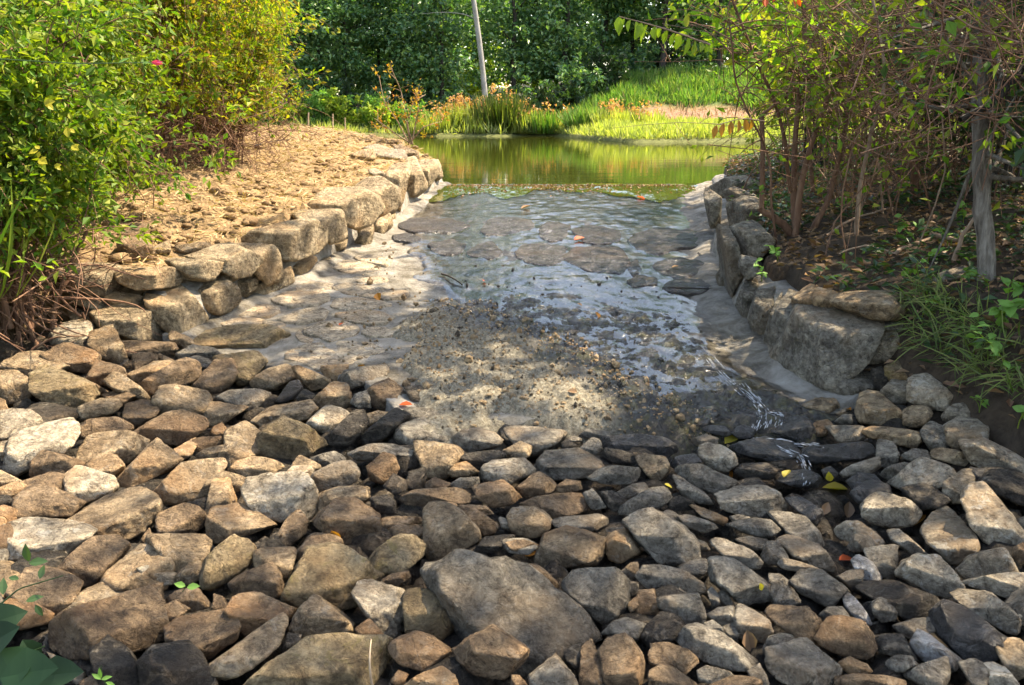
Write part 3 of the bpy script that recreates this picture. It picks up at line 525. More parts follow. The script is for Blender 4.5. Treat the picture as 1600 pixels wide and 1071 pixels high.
# one traced stone a line: crop, tone, outline | short name | full label
FIELD = """
A t 55,5 63,3 70,4 73,16 74,27 70,28 62,24 55,18 54,10|upright tan block|upright tan block standing on end below the layered wall stones
A p 33,6 40,0 49,0 53,6 54,16 46,15 40,13 33,14
A b 27,19 36,14 42,13 54,19 57,22 54,33 50,33 40,30 30,24|brown ridge-backed block|brown ridge-backed block lying beside the upright tan block
A t 2,25 8,20 14,20 37,26 40,30 36,32 30,29 20,30 15,34
A t 0,28 8,29 15,33 18,37 17,46 12,51 5,50 0,46
A o 18,32 22,29 32,29 55,41 58,46 49,49 47,57 42,57 28,48 19,40|long moss-yellow block|long moss-yellow block sloping down among the stones under the shrub
A b 42,32 50,34 60,41 62,45 57,45 46,37
A b 54,30 58,22 67,26 73,31 74,36 65,40 58,38 52,35
A b 72,11 80,12 95,14 105,15 106,19 95,20 80,22 73,18
A b 81,21 90,20 94,21 94,25 89,27 88,32 82,32 80,29
A b 74,26 77,24 81,24 80,29 75,29
A b 95,19 100,22 106,26 102,28 95,24
A t 77,33 86,31 95,26 101,26 100,29 92,32 84,38
A b 81,38 95,30 108,25 115,27 121,32 115,38 105,38 95,41 90,44 84,42|long low brown slab|long low brown slab sloping below the smooth grey cobble
A g 106,19 112,16 120,15 127,17 131,21 131,25 125,26 115,22 108,24|smooth grey cobble|smooth grey rounded cobble tucked under the mossy apron edge
A d 108,25 115,22 125,26 128,30 121,32 113,26
A t 101,10 104,7 112,12 115,15 109,17 103,13
A b 117,38 122,34 130,26 136,27 141,34 138,39 130,45 124,45
A o 131,22 140,21 153,20 157,24 157,28 153,33 149,39 142,40 138,31 133,25
A g 130,45 140,41 153,41 162,45 159,49 152,54 148,55 144,50 135,48|flat stone with dark spots|flat grey-brown stone with two dark spots on its top
A t 65,37 72,32 77,34 85,43 90,48 89,50 80,47 70,42
A b 63,42 70,42 79,47 74,51 68,49 63,46
A b 75,50 83,48 90,50 94,56 92,59 83,62 80,64 74,58
A t 91,52 95,41 108,38 118,41 125,49 125,54 120,58 114,54 105,54 95,57|broad pale-topped stone|broad flat stone with a pale tan top above the smooth brown slab
A t 122,57 126,49 132,48 144,51 147,54 140,58 130,64 123,61
A t 47,56 49,50 60,46 70,48 72,53 66,57 55,58 48,59
A k 15,52 19,49 28,52 40,57 47,59 47,61 32,61 25,64 20,60
A p 0,51 8,51 16,53 22,59 24,64 15,68 8,72 0,71|lichen-white boulder at the frame edge|lichen-white rounded boulder cut by the frame edge under the shrub
A b 48,64 52,59 60,58 70,58 78,64 78,67 70,66 58,67 51,70
A b 79,67 85,63 100,55 110,54 121,60 124,65 117,70 108,76 100,74 88,71|smooth brown slab|large smooth brown slab with a dished top
A p 4,86 9,71 20,65 30,62 45,60 49,67 45,73 38,81 26,76 20,88 10,91|wide lichened stone|wide stone with white lichen blotches near the shrub-side frame edge
A t 47,80 52,70 60,66 73,66 80,69 89,74 86,79 75,86 60,81 53,87 49,85|broad tan wedge|broad tan wedge with pale flecks on its top
A b 19,90 20,83 27,76 35,81 46,85 50,88 42,93 35,94 20,92
A t 53,87 58,83 64,81 72,85 74,90 68,94 60,90
A t 69,96 76,88 86,79 95,73 100,77 107,86 104,90 93,94 80,100 70,101|rough tan slab|rough tan slab with a ragged front edge
A p 42,92 48,88 60,91 69,96 70,102 65,107 50,109 44,107 41,100|white-speckled stone|squarish stone with a white-speckled top
A t 103,77 110,73 117,72 118,76 113,82 107,85 104,81
A b 116,71 122,70 132,71 133,75 124,78 118,78
A b 125,69 128,63 132,61 137,68 133,72 127,70
A t 118,79 125,76 135,75 139,79 136,83 127,86 120,84
A t 135,72 140,63 147,60 153,63 158,68 157,76 153,81 146,82 142,88 136,90 139,80|banded split stone|tall tan stone split into bands beside the big tan boulder
A t 91,102 101,95 106,88 110,85 122,84 134,85 134,91 122,94 121,101 119,107 100,109 92,106|long pale ridge stone|long pale ridge stone above the brick-shaped upright
A t 121,100 125,95 136,91 145,95 148,97 144,103 136,104 127,105 120,105
A t 136,89 142,83 150,81 160,83 171,89 165,92 153,94 150,95 144,93
A p 0,72 7,72 6,78 3,84 0,84
A t 0,89 4,90 10,95 16,100 13,103 0,98
A t 0,99 8,97 16,101 14,104 5,106 0,105
A b 14,95 25,93 38,95 41,97 41,104 36,105 30,99 20,100
B t -4,37 0,33 8,28 15,26 23,31 22,35 10,42 0,41|smooth tan oblong|smooth tan oblong stone just below the pale apron edge
B t 24,29 27,27 35,31 42,35 45,38 37,44 33,43 27,36|striped wedge|wedge-shaped stone striped tan and grey under the apron edge
B t 39,27 47,27 55,27 54,31 49,38 46,38 41,33
B g 51,36 55,31 65,28 77,27 79,32 75,36 65,39 56,42 52,40
B d 11,49 20,37 26,36 28,41 22,47 18,49
B k 24,47 29,41 36,45 33,49 25,50
B t 32,49 40,42 47,38 53,39 56,45 57,51 53,53 45,51 38,53
B b 67,43 72,39 80,37 88,42 93,50 86,52 80,55 72,53 68,49|round reddish stone|round reddish-brown stone with a red leaf at its foot
B k 88,40 95,39 110,44 123,50 118,54 112,56 104,53 92,47|dark plank-like slab|dark plank-like slab leaning on the gravel bar
B p 31,61 37,56 45,51 52,53 58,58 59,61 54,65 43,68 37,66 33,64|pale egg-shaped stone|pale egg-shaped stone above the big tan boulder
B t 6,56 15,50 25,49 34,51 36,54 31,61 20,60 12,62 4,63 0,60
B k 53,68 58,61 59,54 64,54 66,62 62,68 56,75 50,76 42,74 42,69
B g 57,50 60,45 67,43 68,50 70,53 62,53
B t 66,60 67,56 73,54 81,56 75,60 68,64
B k 63,68 73,61 83,54 89,58 87,62 80,69 68,75 65,74
B g 88,54 95,52 104,53 110,57 108,61 100,59 90,63
B g 84,65 92,61 103,58 110,65 117,74 110,76 98,72 95,77 88,74 84,69|pyramid-topped stone|broad grey stone rising to a low pyramid beside the gravel bar
B o 2,80 5,66 16,59 30,64 40,72 42,77 35,79 22,83 15,87 8,84|big tan boulder|big rounded tan boulder with a rough pitted face
B g 55,80 62,77 72,74 83,75 93,79 95,83 88,86 80,82 70,82 60,83
B b 66,87 72,82 78,80 83,82 85,88 82,95 75,98 69,95 67,91|round dark-brown stone|round dark-brown stone sitting in the shadowed hollow
B t 94,77 98,72 108,74 118,77 121,82 117,87 115,93 112,96 102,94 101,86 96,80|tall tan-faced stone|tall tan-faced stone with a cracked top
B g 118,70 123,66 132,65 145,69 148,72 145,76 130,77 124,80 118,74|wide flat grey stone|wide flat grey stone at the foot of the gravel bar
B k 146,66 150,63 153,64 160,68 158,76 152,77 147,70
B k 121,83 130,79 142,78 149,81 145,83 138,84 134,90 128,87
B p 134,89 140,83 150,82 160,84 166,90 160,94 152,98 148,99 137,96|speckled white-brown stone|speckled white and brown rounded stone
B t 115,92 118,86 125,84 133,91 128,93 118,94
B b 101,98 108,94 118,98 112,101 102,102
B g 116,98 122,94 133,94 134,99 125,101 118,101
B t 20,88 24,83 30,82 38,87 39,90 34,92 28,87
B g 32,83 40,80 48,79 53,82 54,85 45,87 40,89
B p 17,92 22,87 30,87 34,91 32,95 27,94 22,93
B g 32,97 36,91 45,87 58,86 62,92 60,97 55,100 45,100 36,103|flat grey plate|flat grey plate of stone behind the tall rounded boulder
B p -7,100 -4,94 8,92 20,91 30,94 36,104 36,112 33,120 25,123 12,119 0,116 -3,110|pitted pale boulder|large pale boulder with a coarse pitted surface
B k 77,100 83,93 90,97 90,102 83,105
B k 90,97 92,90 100,88 101,97 99,103 91,102
B b 84,106 92,103 110,101 126,101 129,104 127,110 115,112 95,113 86,111|long brick-like stone|long low brick-like brown stone
B b 129,101 143,98 150,97 159,106 153,110 142,112 132,107
C g -4,54 0,48 10,47 20,48 29,51 30,55 25,60 15,65 8,66 4,62|dark-fronted block|squared block with a dark front under the gravel bar
C t -4,63 0,61 5,58 10,60 10,66 6,69 0,67
C g 13,75 18,67 25,62 35,61 45,67 52,70 54,73 48,78 35,80 22,80|lumpy grey boulder|lumpy grey boulder with a greenish tinge
C b 3,85 10,79 17,77 22,80 26,86 20,89 10,92 6,90
C b 26,85 32,80 40,81 41,86 35,88 27,88
C g 41,54 45,50 55,51 60,54 58,56 48,56
C g 33,56 38,54 41,55 41,57 36,58
C k 29,59 33,56 40,60 37,63 30,62
C g 38,64 43,59 48,56 53,58 54,62 50,66 44,66
C d 50,57 58,55 75,53 90,54 97,58 99,62 90,66 80,65 70,63 60,64 54,62|long wet slab|long wet dark slab lying at the end of the apron
C k 53,66 56,62 66,63 75,66 74,71 64,71 58,69
C t 71,64 78,66 85,65 92,67 94,72 90,79 85,82 82,77 75,71|pale triangular stone|pale triangular stone pointing down beside the long wet slab
C g 46,80 52,75 60,72 77,73 80,79 74,82 62,85 55,84|leaf-layered slab|grey slab of thin leaf-like layers
C p 111,61 116,58 124,59 133,64 135,70 130,75 124,75 117,72 112,67|pale grey rounded boulder|pale grey rounded boulder beside the trickle
C d 95,69 100,66 109,64 113,69 105,71 97,75
C g 98,77 103,72 112,71 125,76 134,80 130,84 122,89 112,86 103,82|grey slab with a knife edge|broad grey slab with a thin front edge below the pale boulder
C g 97,79 100,82 110,86 118,90 121,94 112,94 103,91 98,84
C g 64,98 72,92 80,87 88,85 94,87 96,90 90,96 80,100 70,103 65,102|long squared grey block|long squared grey block lying aslant
C g 63,88 70,84 80,82 81,86 74,90 68,92
C k 54,88 60,87 68,91 70,94 66,98 60,100 57,96
C g 43,89 48,86 52,90 57,97 50,100 46,96
C b 7,95 15,91 28,88 40,87 45,93 46,98 38,101 25,103 18,100 12,97|smooth loaf-shaped stone|smooth loaf-shaped brown-grey stone
C t -3,102 0,96 10,96 18,101 23,107 20,113 8,115 0,111|rounded tan stone|rounded tan stone with a dark underside
C g 23,106 35,102 50,100 56,102 56,108 45,112 30,111
C g 66,107 74,101 82,99 92,103 102,108 110,115 112,125 105,132 95,134 85,128 75,118|big sloping oval slab|big sloping oval slab in the middle of the grey stones
C g 91,100 94,99 100,102 99,106 92,103
C k 93,93 100,90 108,93 110,97 100,100 93,97
C t 106,98 110,96 120,99 128,104 126,107 115,103
C g 100,104 108,102 118,105 124,108 115,112 104,109
C p 122,91 130,86 145,85 157,86 164,91 163,99 150,103 135,101 126,99|broad pale-grey slab|broad pale-grey slab, the widest beside the wet hollow
C k 131,84 138,80 145,79 152,84 143,86 132,86
C k 134,77 140,71 148,70 158,74 155,79 146,80 138,80
C d 131,61 140,57 150,56 165,58 170,64 160,70 148,68 138,66|black wet boulder under the trickle|black wet boulder under the trickle with a yellow leaf on it
C g 108,60 108,56 115,53 123,55 122,59 115,58
C d 92,49 100,46 106,41 113,38 120,41 116,48 105,51 97,52|black leaning wedge|black leaning wedge at the foot of the wet apron
C d 113,51 120,48 127,48 131,52 128,54 120,53
C d 131,53 134,49 140,47 145,49 143,55 136,56
C g 130,103 135,101 142,102 141,106 134,108
D p 56,33 59,22 65,16 72,12 78,13 84,18 84,23 76,29 68,33 62,36|pale boulder at the wall end|pale angular boulder stacked at the end of the grey wall
D o 70,36 75,32 84,30 88,34 88,42 80,43 74,46 71,42|yellowish stone under the grass|yellowish squared stone under the overhanging grass
D g 40,50 46,42 55,36 62,38 64,48 55,52 46,54 41,54
D k 62,38 68,36 72,44 68,50 64,48
D p 68,51 72,45 78,41 86,43 84,50 85,56 80,58 73,56
D p 84,48 88,44 96,42 105,47 110,53 107,60 100,61 90,58 85,57|pale cracked boulder|pale cracked boulder against the grassy bank
D t 53,65 54,56 60,52 66,53 76,59 83,65 82,70 75,72 62,71 56,70|humped tan-grey boulder|humped tan-grey boulder below the stacked wall-end stones
D t 82,64 88,60 93,60 97,65 93,71 86,73 82,71
D p 104,66 109,59 116,57 120,62 120,67 112,69 106,69
D g 92,73 95,69 101,68 107,70 109,79 106,85 98,86 93,80|round speckled grey stone|round speckled grey stone, one of a touching pair by the bank
D p 107,73 112,69 122,68 130,72 130,78 122,83 113,86 108,82
D t 57,76 61,72 70,72 88,73 90,78 87,83 78,82 70,79 62,79|long flat tan slab|long flat tan slab lying across the stones below the humped boulder
D g 36,73 44,71 55,70 60,72 57,77 52,80 43,82 40,78
D t 22,60 30,56 38,55 41,59 36,63 28,63
D b 26,72 30,68 34,67 38,70 35,76 29,78
D d 0,70 10,68 20,67 26,71 28,79 20,80 8,78 0,76|wet brown block in the trickle|wet brown block that the trickle runs over
D d 2,64 10,61 20,62 22,66 12,67 3,68
D g 40,69 45,64 49,63 50,69 44,71
D d 20,90 30,85 45,82 58,81 62,85 55,89 42,92 30,95 22,95|wet slab below the trickle|long wet brown slab below the trickle
D g 44,100 50,95 60,90 65,88 66,93 62,98 52,101 46,103
D g 65,87 67,80 75,81 78,87 77,93 70,97 66,95
D g 80,90 87,84 93,84 97,90 90,93 82,92
D t 97,87 103,85 115,86 119,90 117,94 108,93 98,91
D p 117,85 123,83 130,81 140,85 152,94 160,97 162,102 150,99 135,99 125,97 120,92|pale slab against the bank|large pale slab sloping against the bare bank
D g 67,102 72,96 80,92 86,93 78,101 72,105
D p 73,108 80,100 86,94 92,91 105,93 110,97 107,103 98,110 85,112|pale boulder with a ridge|large pale boulder with a ridge, beside the wet hollow
D d 121,97 130,97 137,100 133,106 124,108 121,104
D k 129,107 133,101 142,99 155,98 162,100 162,118 150,117 135,113|dark slab at the bank edge|dark slab at the frame edge below the pale bank slab
D p 105,106 111,99 119,98 122,104 120,116 112,118 106,112
D d 3,99 12,97 25,97 31,100 28,105 15,107 5,105
D d 32,98 37,95 42,99 40,102 34,102
D d 48,106 55,99 62,99 68,104 70,108 62,112 52,111
E b 7,11 15,6 25,4 33,9 42,17 33,22 20,20 8,18|dark-brown triangular slab|dark-brown triangular slab under the white-speckled stone
E t 35,23 45,16 60,9 72,7 77,11 80,17 78,25 70,32 62,33 58,29 48,31|broad shell-shaped slab|broad tan shell-shaped slab with a curved crack
E b 72,32 77,26 79,33 72,35
E p 3,22 12,20 25,21 35,24 47,32 40,38 27,45 15,43 6,37 10,30|big lichen-topped boulder|big boulder with a white lichened top behind the seedling
E b 28,47 40,37 50,31 60,32 66,38 60,43 52,52 44,57 38,52|brown slab with a notch|brown angular slab with a notched lower edge
E t 52,52 58,44 68,37 76,34 83,34 85,41 88,48 80,52 83,60 73,61 66,59 57,56|large leaning tan slab|large leaning tan slab with a small wedge resting on it
E p 71,46 77,45 86,49 92,52 90,57 84,57 77,52
E t 80,32 85,28 97,30 106,32 109,36 107,41 100,42 97,47 92,55 89,48 92,38 84,35
E t 90,50 97,45 103,42 104,52 98,56 92,54
E o 103,47 105,42 112,36 120,31 127,34 130,40 127,47 118,53 108,57 103,54|rounded ochre boulder|rounded ochre boulder with a pale top
E b 80,22 84,16 95,13 101,16 106,26 100,29 90,28 82,28|rough brown block|rough squared brown block beside the brick-shaped upright
E t 106,30 107,20 116,16 128,16 135,20 140,26 130,30 120,32 110,32
E t 109,2 116,3 118,15 113,20 105,23 106,13|brick-shaped upright|narrow brick-shaped tan stone leaning upright on a flat stone
E k 0,9 5,9 7,13 2,18 0,18
E b 0,25 4,26 7,30 5,38 0,42
E b 6,56 14,47 28,49 36,53 42,58 38,63 30,68 26,73 20,66 10,62|veined brown slab|veined brown slab crossed by the seedling's thin stem
E b 0,62 8,60 18,66 26,73 24,78 10,78 0,73
E b 27,78 28,70 35,66 40,67 55,66 70,63 82,61 84,75 84,88 75,92 62,85 52,84 42,90 32,88 28,84|huge smooth brown boulder|huge smooth brown boulder with white flecks on its top
E t 29,69 36,62 46,57 57,55 66,60 60,65 40,67
E b 84,77 95,72 105,70 118,70 124,82 118,88 106,94 95,88 86,86|broad brown slab with a dark corner|broad brown slab with a dark square corner
E b 84,62 92,58 101,59 107,68 100,71 94,70 90,65
E b 84,73 84,66 91,64 97,69 93,72 86,76
E b 109,68 110,60 114,62 117,68 113,70
E b 116,68 121,61 131,61 141,64 151,70 148,76 139,78 128,83 124,78 121,72
E b 119,54 128,48 139,45 144,53 145,61 140,64 131,61 121,60
E k 48,90 58,83 63,88 68,97 71,107 71,112 52,112 50,98|dark mossy spike|dark mossy pointed stone with a small green plant at its foot
E k 73,92 78,88 88,88 99,88 105,97 109,107 109,112 74,112 73,100|dark mossy block|dark mossy square block at the bottom edge of the picture
E t 105,95 118,88 131,81 145,76 147,81 142,90 131,97 118,102 110,101|long pointed slab|long pointed tan slab lying aslant by the bottom edge
E p 26,88 33,95 42,102 43,107 38,108 30,98
E b 42,104 48,102 55,105 57,112 42,112
F b 8,33 15,23 23,18 27,24 25,30 16,36 11,37
F b 21,39 26,33 32,28 38,28 44,33 45,36 35,37 27,38 23,43
F b 31,23 36,16 44,9 51,9 58,15 63,20 64,30 61,37 55,41 48,36 42,30 34,27|tall rounded brown boulder|tall rounded brown boulder with an orange leaf on it
F t 31,14 34,8 45,5 58,6 58,12 55,14 50,9 44,9 36,16 32,19
F o 16,58 22,45 27,38 40,36 50,38 60,47 63,53 55,56 50,62 50,67 42,68 32,64 20,66|great moss-brown boulder|great moss-brown boulder with a broad domed top
F t 0,37 10,37 20,39 20,44 16,50 14,55 10,48 5,45 0,46
F t 17,76 22,68 29,61 34,64 42,72 50,78 49,81 38,82 30,84 20,80|peaked tan stone|peaked tan stone with a rough sunlit face below the moss-brown boulder
F p 50,60 52,56 60,53 68,56 72,63 77,70 76,77 72,83 68,85 62,78 57,70|pale tongue-shaped stone|pale smooth tongue-shaped stone pointing down
F b 51,78 58,73 62,78 68,85 65,88 60,87 54,82
F b 67,88 73,83 83,81 92,85 100,91 96,96 86,100 75,96|reddish-brown oval|reddish-brown oval stone with a pitted top
F o 76,64 79,58 88,59 97,64 106,74 103,79 95,84 84,82 77,79|ochre pyramid stone|ochre stone with a pale ridge, beside the tongue-shaped stone
F b 64,53 70,50 78,49 79,52 72,57 67,55
F o 58,43 65,34 74,29 82,31 87,36 85,42 78,47 70,51 63,49|mossy lumpy stone|mossy lumpy brown stone below the two thin stacked stones
F t 86,16 90,14 100,15 108,21 115,30 115,34 105,37 96,42 90,43 87,38 88,28|pale wedge with a flat face|large pale tan wedge with a broad flat face
F b 64,21 70,20 84,21 85,24 76,25 66,28 64,25
F b 65,29 72,25 83,24 87,28 85,31 72,31 67,31
F k 59,10 66,9 71,13 71,19 65,20 60,16
F b 103,13 110,15 118,20 125,25 122,29 116,30 110,23
F b 98,13 103,14 106,19 100,17
F b 108,14 118,15 122,19 120,21 110,17
F g 124,20 129,22 131,28 126,26
F k 112,38 118,31 128,30 133,31 128,35 122,39
F g 127,33 140,33 145,36 140,40 130,39
F g 86,49 95,44 106,38 116,39 128,41 140,46 157,60 169,70 176,82 170,85 152,88 142,97 136,102 128,100 112,90 104,80 94,60|great central boulder|great flat-topped boulder, the largest of the stones
F b 101,89 110,84 121,79 131,84 140,90 136,98 128,104 120,107 112,102 104,94|brown cube-like block|brown cube-like block leaning against the great central boulder
F o 0,100 10,92 20,87 32,82 42,81 55,83 60,88 68,90 72,97 68,105 60,112 0,112 -12,112 -8,104|huge flat boulder with a straw|huge flat tan boulder at the bottom edge with a dry straw before it
F t 75,107 85,101 95,98 101,102 104,110 95,114 80,114
F b 69,105 73,100 78,102 76,106 72,107
F b 135,46 142,45 151,51 157,57 155,59 145,53
F k 13,86 17,80 24,82 22,85 14,90
G t 12,44 15,37 18,30 24,27 38,29 48,32 47,36 46,43 38,46 25,47 15,47|thick flat-topped slab|thick flat-topped slab with an orange leaf at its corner
G b -4,34 0,33 8,33 14,35 13,40 5,40 0,38
G t 49,40 48,34 53,28 57,27 60,34 65,38 60,42 54,45 50,42
G g 48,27 57,26 59,32 50,32
G g 25,57 30,49 40,47 52,47 58,52 59,62 55,70 48,75 44,74 36,66 28,61|five-sided grey boulder|large five-sided grey boulder beside the great central boulder
G t 56,49 60,45 65,44 65,50 61,54 58,53
G g 64,53 68,47 78,46 88,48 97,53 99,58 90,61 78,60 70,58|low grey lens-shaped stone|low grey lens-shaped stone below the sloping oval slab
G b 62,68 65,58 73,57 75,66 75,70 66,71
G g 75,63 85,61 95,60 98,66 99,76 92,77 82,72 76,68
G g 86,48 93,44 100,43 101,48 95,52 88,50
G g 102,46 108,43 115,44 125,50 131,56 135,63 132,68 125,69 118,65 112,60 104,55|long oval with a yellow leaf|long grey oval stone with a yellow leaf on it
G g 101,36 106,33 113,33 122,37 128,42 127,46 120,47 110,42
G g 115,33 120,31 131,32 131,36 125,38 118,36
G g 46,81 52,75 60,72 68,74 66,80 64,84 56,82
G k 66,84 70,76 76,70 83,71 88,77 82,84 76,86 70,88|dark hollow-faced stone|dark hollow-faced stone by the bottom of the grey stones
G g 82,87 88,80 98,78 105,80 115,87 125,93 124,97 112,98 102,96 96,92 90,89|broad grey ridged slab|broad grey ridged slab with a dark leaf at its tip
G b 70,93 73,87 80,86 92,90 97,96 94,102 85,99 72,97
G b 45,90 50,83 56,81 62,86 67,92 68,98 66,107 66,112 48,112 48,98|tall tooth-shaped stone|tall tooth-shaped grey-brown stone at the bottom edge
G b 35,88 40,82 43,86 45,92 48,98 46,107 45,112 35,112 36,98
G k 26,90 30,87 35,86 36,92 34,99 28,95
G g 9,103 14,99 21,98 23,92 28,97 33,104 35,112 10,112
G b 70,102 76,98 84,99 92,103 95,106 94,112 71,112
G g 95,101 100,98 110,99 114,102 106,106 97,107
G b 100,107 110,103 122,102 127,103 126,112 100,112
G g 121,101 127,96 131,103 132,110 127,110
G g 98,76 103,74 108,77 110,81 104,80
G g 99,72 105,68 112,66 115,70 113,76 108,77 103,74
G g 108,77 114,71 118,77 116,85 111,82
G g 114,75 118,68 125,69 131,72 134,78 131,84 125,82 121,80 118,85
G g 100,60 103,57 106,60 107,65 103,67
G g 106,60 109,58 115,66 108,66
G b 59,66 63,62 65,66 61,70
G b 0,102 4,102 8,107 8,112 0,112
G k 58,57 60,54 64,55 64,61 60,63
G g 92,31 98,33 101,37 97,38 93,35
H p 48,17 53,11 62,9 72,11 77,17 74,23 65,26 57,26 50,22|two-toned oval|oval stone half pale and half brown beside the wet hollow
H p 81,22 85,12 90,10 96,14 100,20 106,28 108,34 104,42 97,46 91,42 83,36 80,29|tall shield-shaped boulder|tall shield-shaped pale boulder with a dark flank
H p 100,16 105,8 111,6 114,14 121,17 129,24 133,29 131,34 124,37 113,34 106,26|large pale saddle boulder|large pale saddle-shaped boulder under the dark bank slab
H p 99,50 104,43 112,38 119,35 124,41 127,46 118,50 108,55 101,54
H p 67,53 71,45 76,41 85,40 91,44 98,54 101,57 96,61 85,60 75,56|white-ridged boulder|white-ridged pale boulder above the wet flat rock
H p 101,58 110,53 122,48 131,47 133,53 130,62 122,60 112,58
H p 95,64 98,60 108,59 118,62 127,70 127,77 121,77 110,72 100,68|pale streaked oval|pale streaked oval boulder above the dark wet slab
H b 126,37 131,33 134,34 134,44 129,44 126,41
H p 35,29 40,24 45,23 55,28 61,32 59,35 54,35 50,31 44,30 38,34
H g 41,39 45,30 52,30 56,36 48,38 44,40
H g 47,39 56,36 66,35 66,45 66,53 60,52 55,46 50,42
H g 61,28 66,27 75,33 82,38 77,41 70,37 64,34
H w 42,44 45,40 52,43 57,50 57,56 50,55 47,50 44,47
H g 36,52 42,48 48,47 48,53 44,58 40,55
H g 12,56 15,50 28,48 36,53 41,57 38,62 33,66 24,64 16,61|grey cushion-shaped stone|grey cushion-shaped stone above the white splashed sliver
H g 2,45 8,43 18,44 26,46 24,49 12,49 4,47
H g 7,35 10,33 18,35 29,37 33,42 34,47 28,48 20,44 14,43 12,38
H g 0,18 10,18 18,19 25,26 28,33 24,36 15,35 10,29 4,22|grey twisted slab|grey twisted slab at the edge of the wet hollow
H g -20,26 -10,22 0,22 5,26 2,30 -4,31 -14,29
H g -3,42 0,35 6,34 11,42 8,45 0,46
H g 0,50 5,50 11,54 10,58 6,56 1,56
H g 1,62 3,57 6,55 12,58 16,64 12,66 5,68
H b -2,72 0,69 10,67 20,66 25,71 27,77 24,85 18,84 10,80 0,74
H b 25,86 30,74 36,72 48,73 52,79 55,86 50,91 42,93 33,91|squared brown-grey boulder|squared brown-grey boulder below the white splashed sliver
H g 28,72 32,67 38,66 42,71 36,73 30,75
H w 38,62 41,59 46,63 52,71 54,74 50,76 44,72 40,67|white splashed sliver|narrow white splashed stone sticking out of the wet hollow
H g 53,67 56,64 62,64 66,69 65,74 60,76 55,72
H k 46,61 52,56 62,54 75,56 85,59 90,65 86,71 75,74 68,70 60,63 52,64|wet flat rock|wide wet flat rock below the white-ridged boulder
H g 66,79 74,75 85,72 88,76 80,80 75,84 70,83
H d 84,74 90,66 100,68 112,74 122,79 122,86 116,92 108,97 100,93 95,87 85,82|dark wet slab|large dark wet slab below the pale streaked oval
H w 74,88 76,80 82,82 92,88 98,91 96,97 90,99 85,96 78,94|white-coated rock front|rock with a white-coated wet front by the bottom edge
H k 55,86 62,82 68,81 73,87 77,93 70,92 64,91 58,92
H g 61,97 66,92 72,91 76,95 70,100 64,101
H g 71,104 78,97 85,92 90,91 91,98 90,107 84,109
H t 36,97 42,93 50,95 53,98 50,102 42,102
H g 0,92 8,88 15,85 22,84 30,90 36,96 36,103 28,108 10,107 0,101|broad grey boulder by the bottom edge|broad grey boulder by the bottom edge below the squared one
H g -3,92 0,84 6,81 12,81 15,86 12,91 4,94 0,95
H g 98,98 104,95 112,98 112,107 108,110 102,103
H p 111,99 116,96 121,97 124,104 129,105 122,109 114,108
H t 117,90 121,85 131,84 134,86 134,98 130,103 124,101 121,94
H b 36,107 45,104 58,102 70,103 78,107 76,112 36,112
H p 128,68 131,65 134,67 134,76 130,76
H k 72,9 78,6 86,6 94,10 86,16 78,18
H d 42,10 50,2 60,3 62,8 55,10 48,14
H d 10,12 20,11 27,16 24,24 18,20 12,15
P t 61,16 68,12 74,10 74,18 68,19|pale stone on the straw bank|small pale stone lying on the straw bank above the wall mortar
P b 42,12 50,6 60,8 62,16 65,20 55,24 45,22
P b 42,0 52,0 57,2 54,7 46,10 42,8|round stone under the shrub|round brown stone at the foot of the shrub on the straw bank
P t 75,16 82,13 92,12 100,15 92,18 82,18
P t 10,53 20,52 28,58 30,62 26,68 20,62 12,58
Q p 95,22 100,21 108,25 109,28 104,30 97,26|loose pale stone on the wall|loose pale pointed stone lying on top of the sunlit wall
Q t 78,12 90,8 97,7 100,14 92,16
Q p 97,7 108,5 118,8 121,14 110,16 101,14
Q t 112,3 124,4 133,8 134,14 126,16 121,12|rusty stone at the pond edge|tan stone with a rusty face at the pond edge below the sapling
R g 119,53 124,49 131,46 133,49 130,52 122,55
"""
def surf_stone(px, py):
    return hit(px, py)
stones = []
for ln in FIELD.strip().split('\n'):
    a = ln.split('|'); crop, tone, pts = a[0].split(' ', 2)
    stones.append(dict(tone=tone, poly=poly_px(pts, *CROPS[crop]), short=a[1] if len(a) > 1 else None, label=a[2] if len(a) > 2 else None, loose=crop in 'PQR'))
TONE = {'t': 'tan', 'b': 'brown', 'g': 'grey', 'd': 'wet black', 'p': 'pale', 'o': 'ochre', 'k': 'dark', 'w': 'white'}
for s in stones:
    P = s['poly']; s['c'] = (P.min(0) + P.max(0)) / 2; s['wh'] = P.max(0) - P.min(0)
def shape_word(s):
    w, h = s['wh']; sz = math.sqrt(w * h)
    size = 'tiny' if sz < 28 else 'small' if sz < 45 else 'mid-sized' if sz < 70 else 'large'
    form = 'long flat' if w > 2.3 * h else 'flat' if w > 1.6 * h else 'upright' if h > 1.15 * w else 'blocky' if len(s['poly']) <= 6 else 'rounded'
    return f"{size} {TONE[s['tone']]} {form}"
marks = [s for s in stones if s['short']]
used = {s['label'] for s in marks}
def relation(s, m):
    d = s['c'] - m['c']; sc = d / ((s['wh'] + m['wh']) / 2)
    if abs(sc[1]) >= abs(sc[0]): return 'just uphill of' if d[1] < 0 else 'just downhill of'
    return 'on the shrub side of' if d[0] < 0 else 'on the grass-bank side of'
for s in stones:
    if s['label']: continue
    near = sorted(marks, key=lambda m: np.linalg.norm((s['c'] - m['c']) / ((s['wh'] + m['wh']) / 2)))[:6]
    base = shape_word(s); opts = []
    for m in near[:3]: opts.append(f"{base} stone {relation(s, m)} the {m['short']}")
    for i in range(3):
        for j in range(i + 1, 5):
            opts.append(f"{base} stone between the {near[i]['short']} and the {near[j]['short']}")
    opts = [o for o in opts if len(o.replace('-', ' ').split()) <= 16] or opts
    lab = next((o for o in opts if o not in used), opts[-1] + ' edge'); s['label'] = lab; used.add(lab)

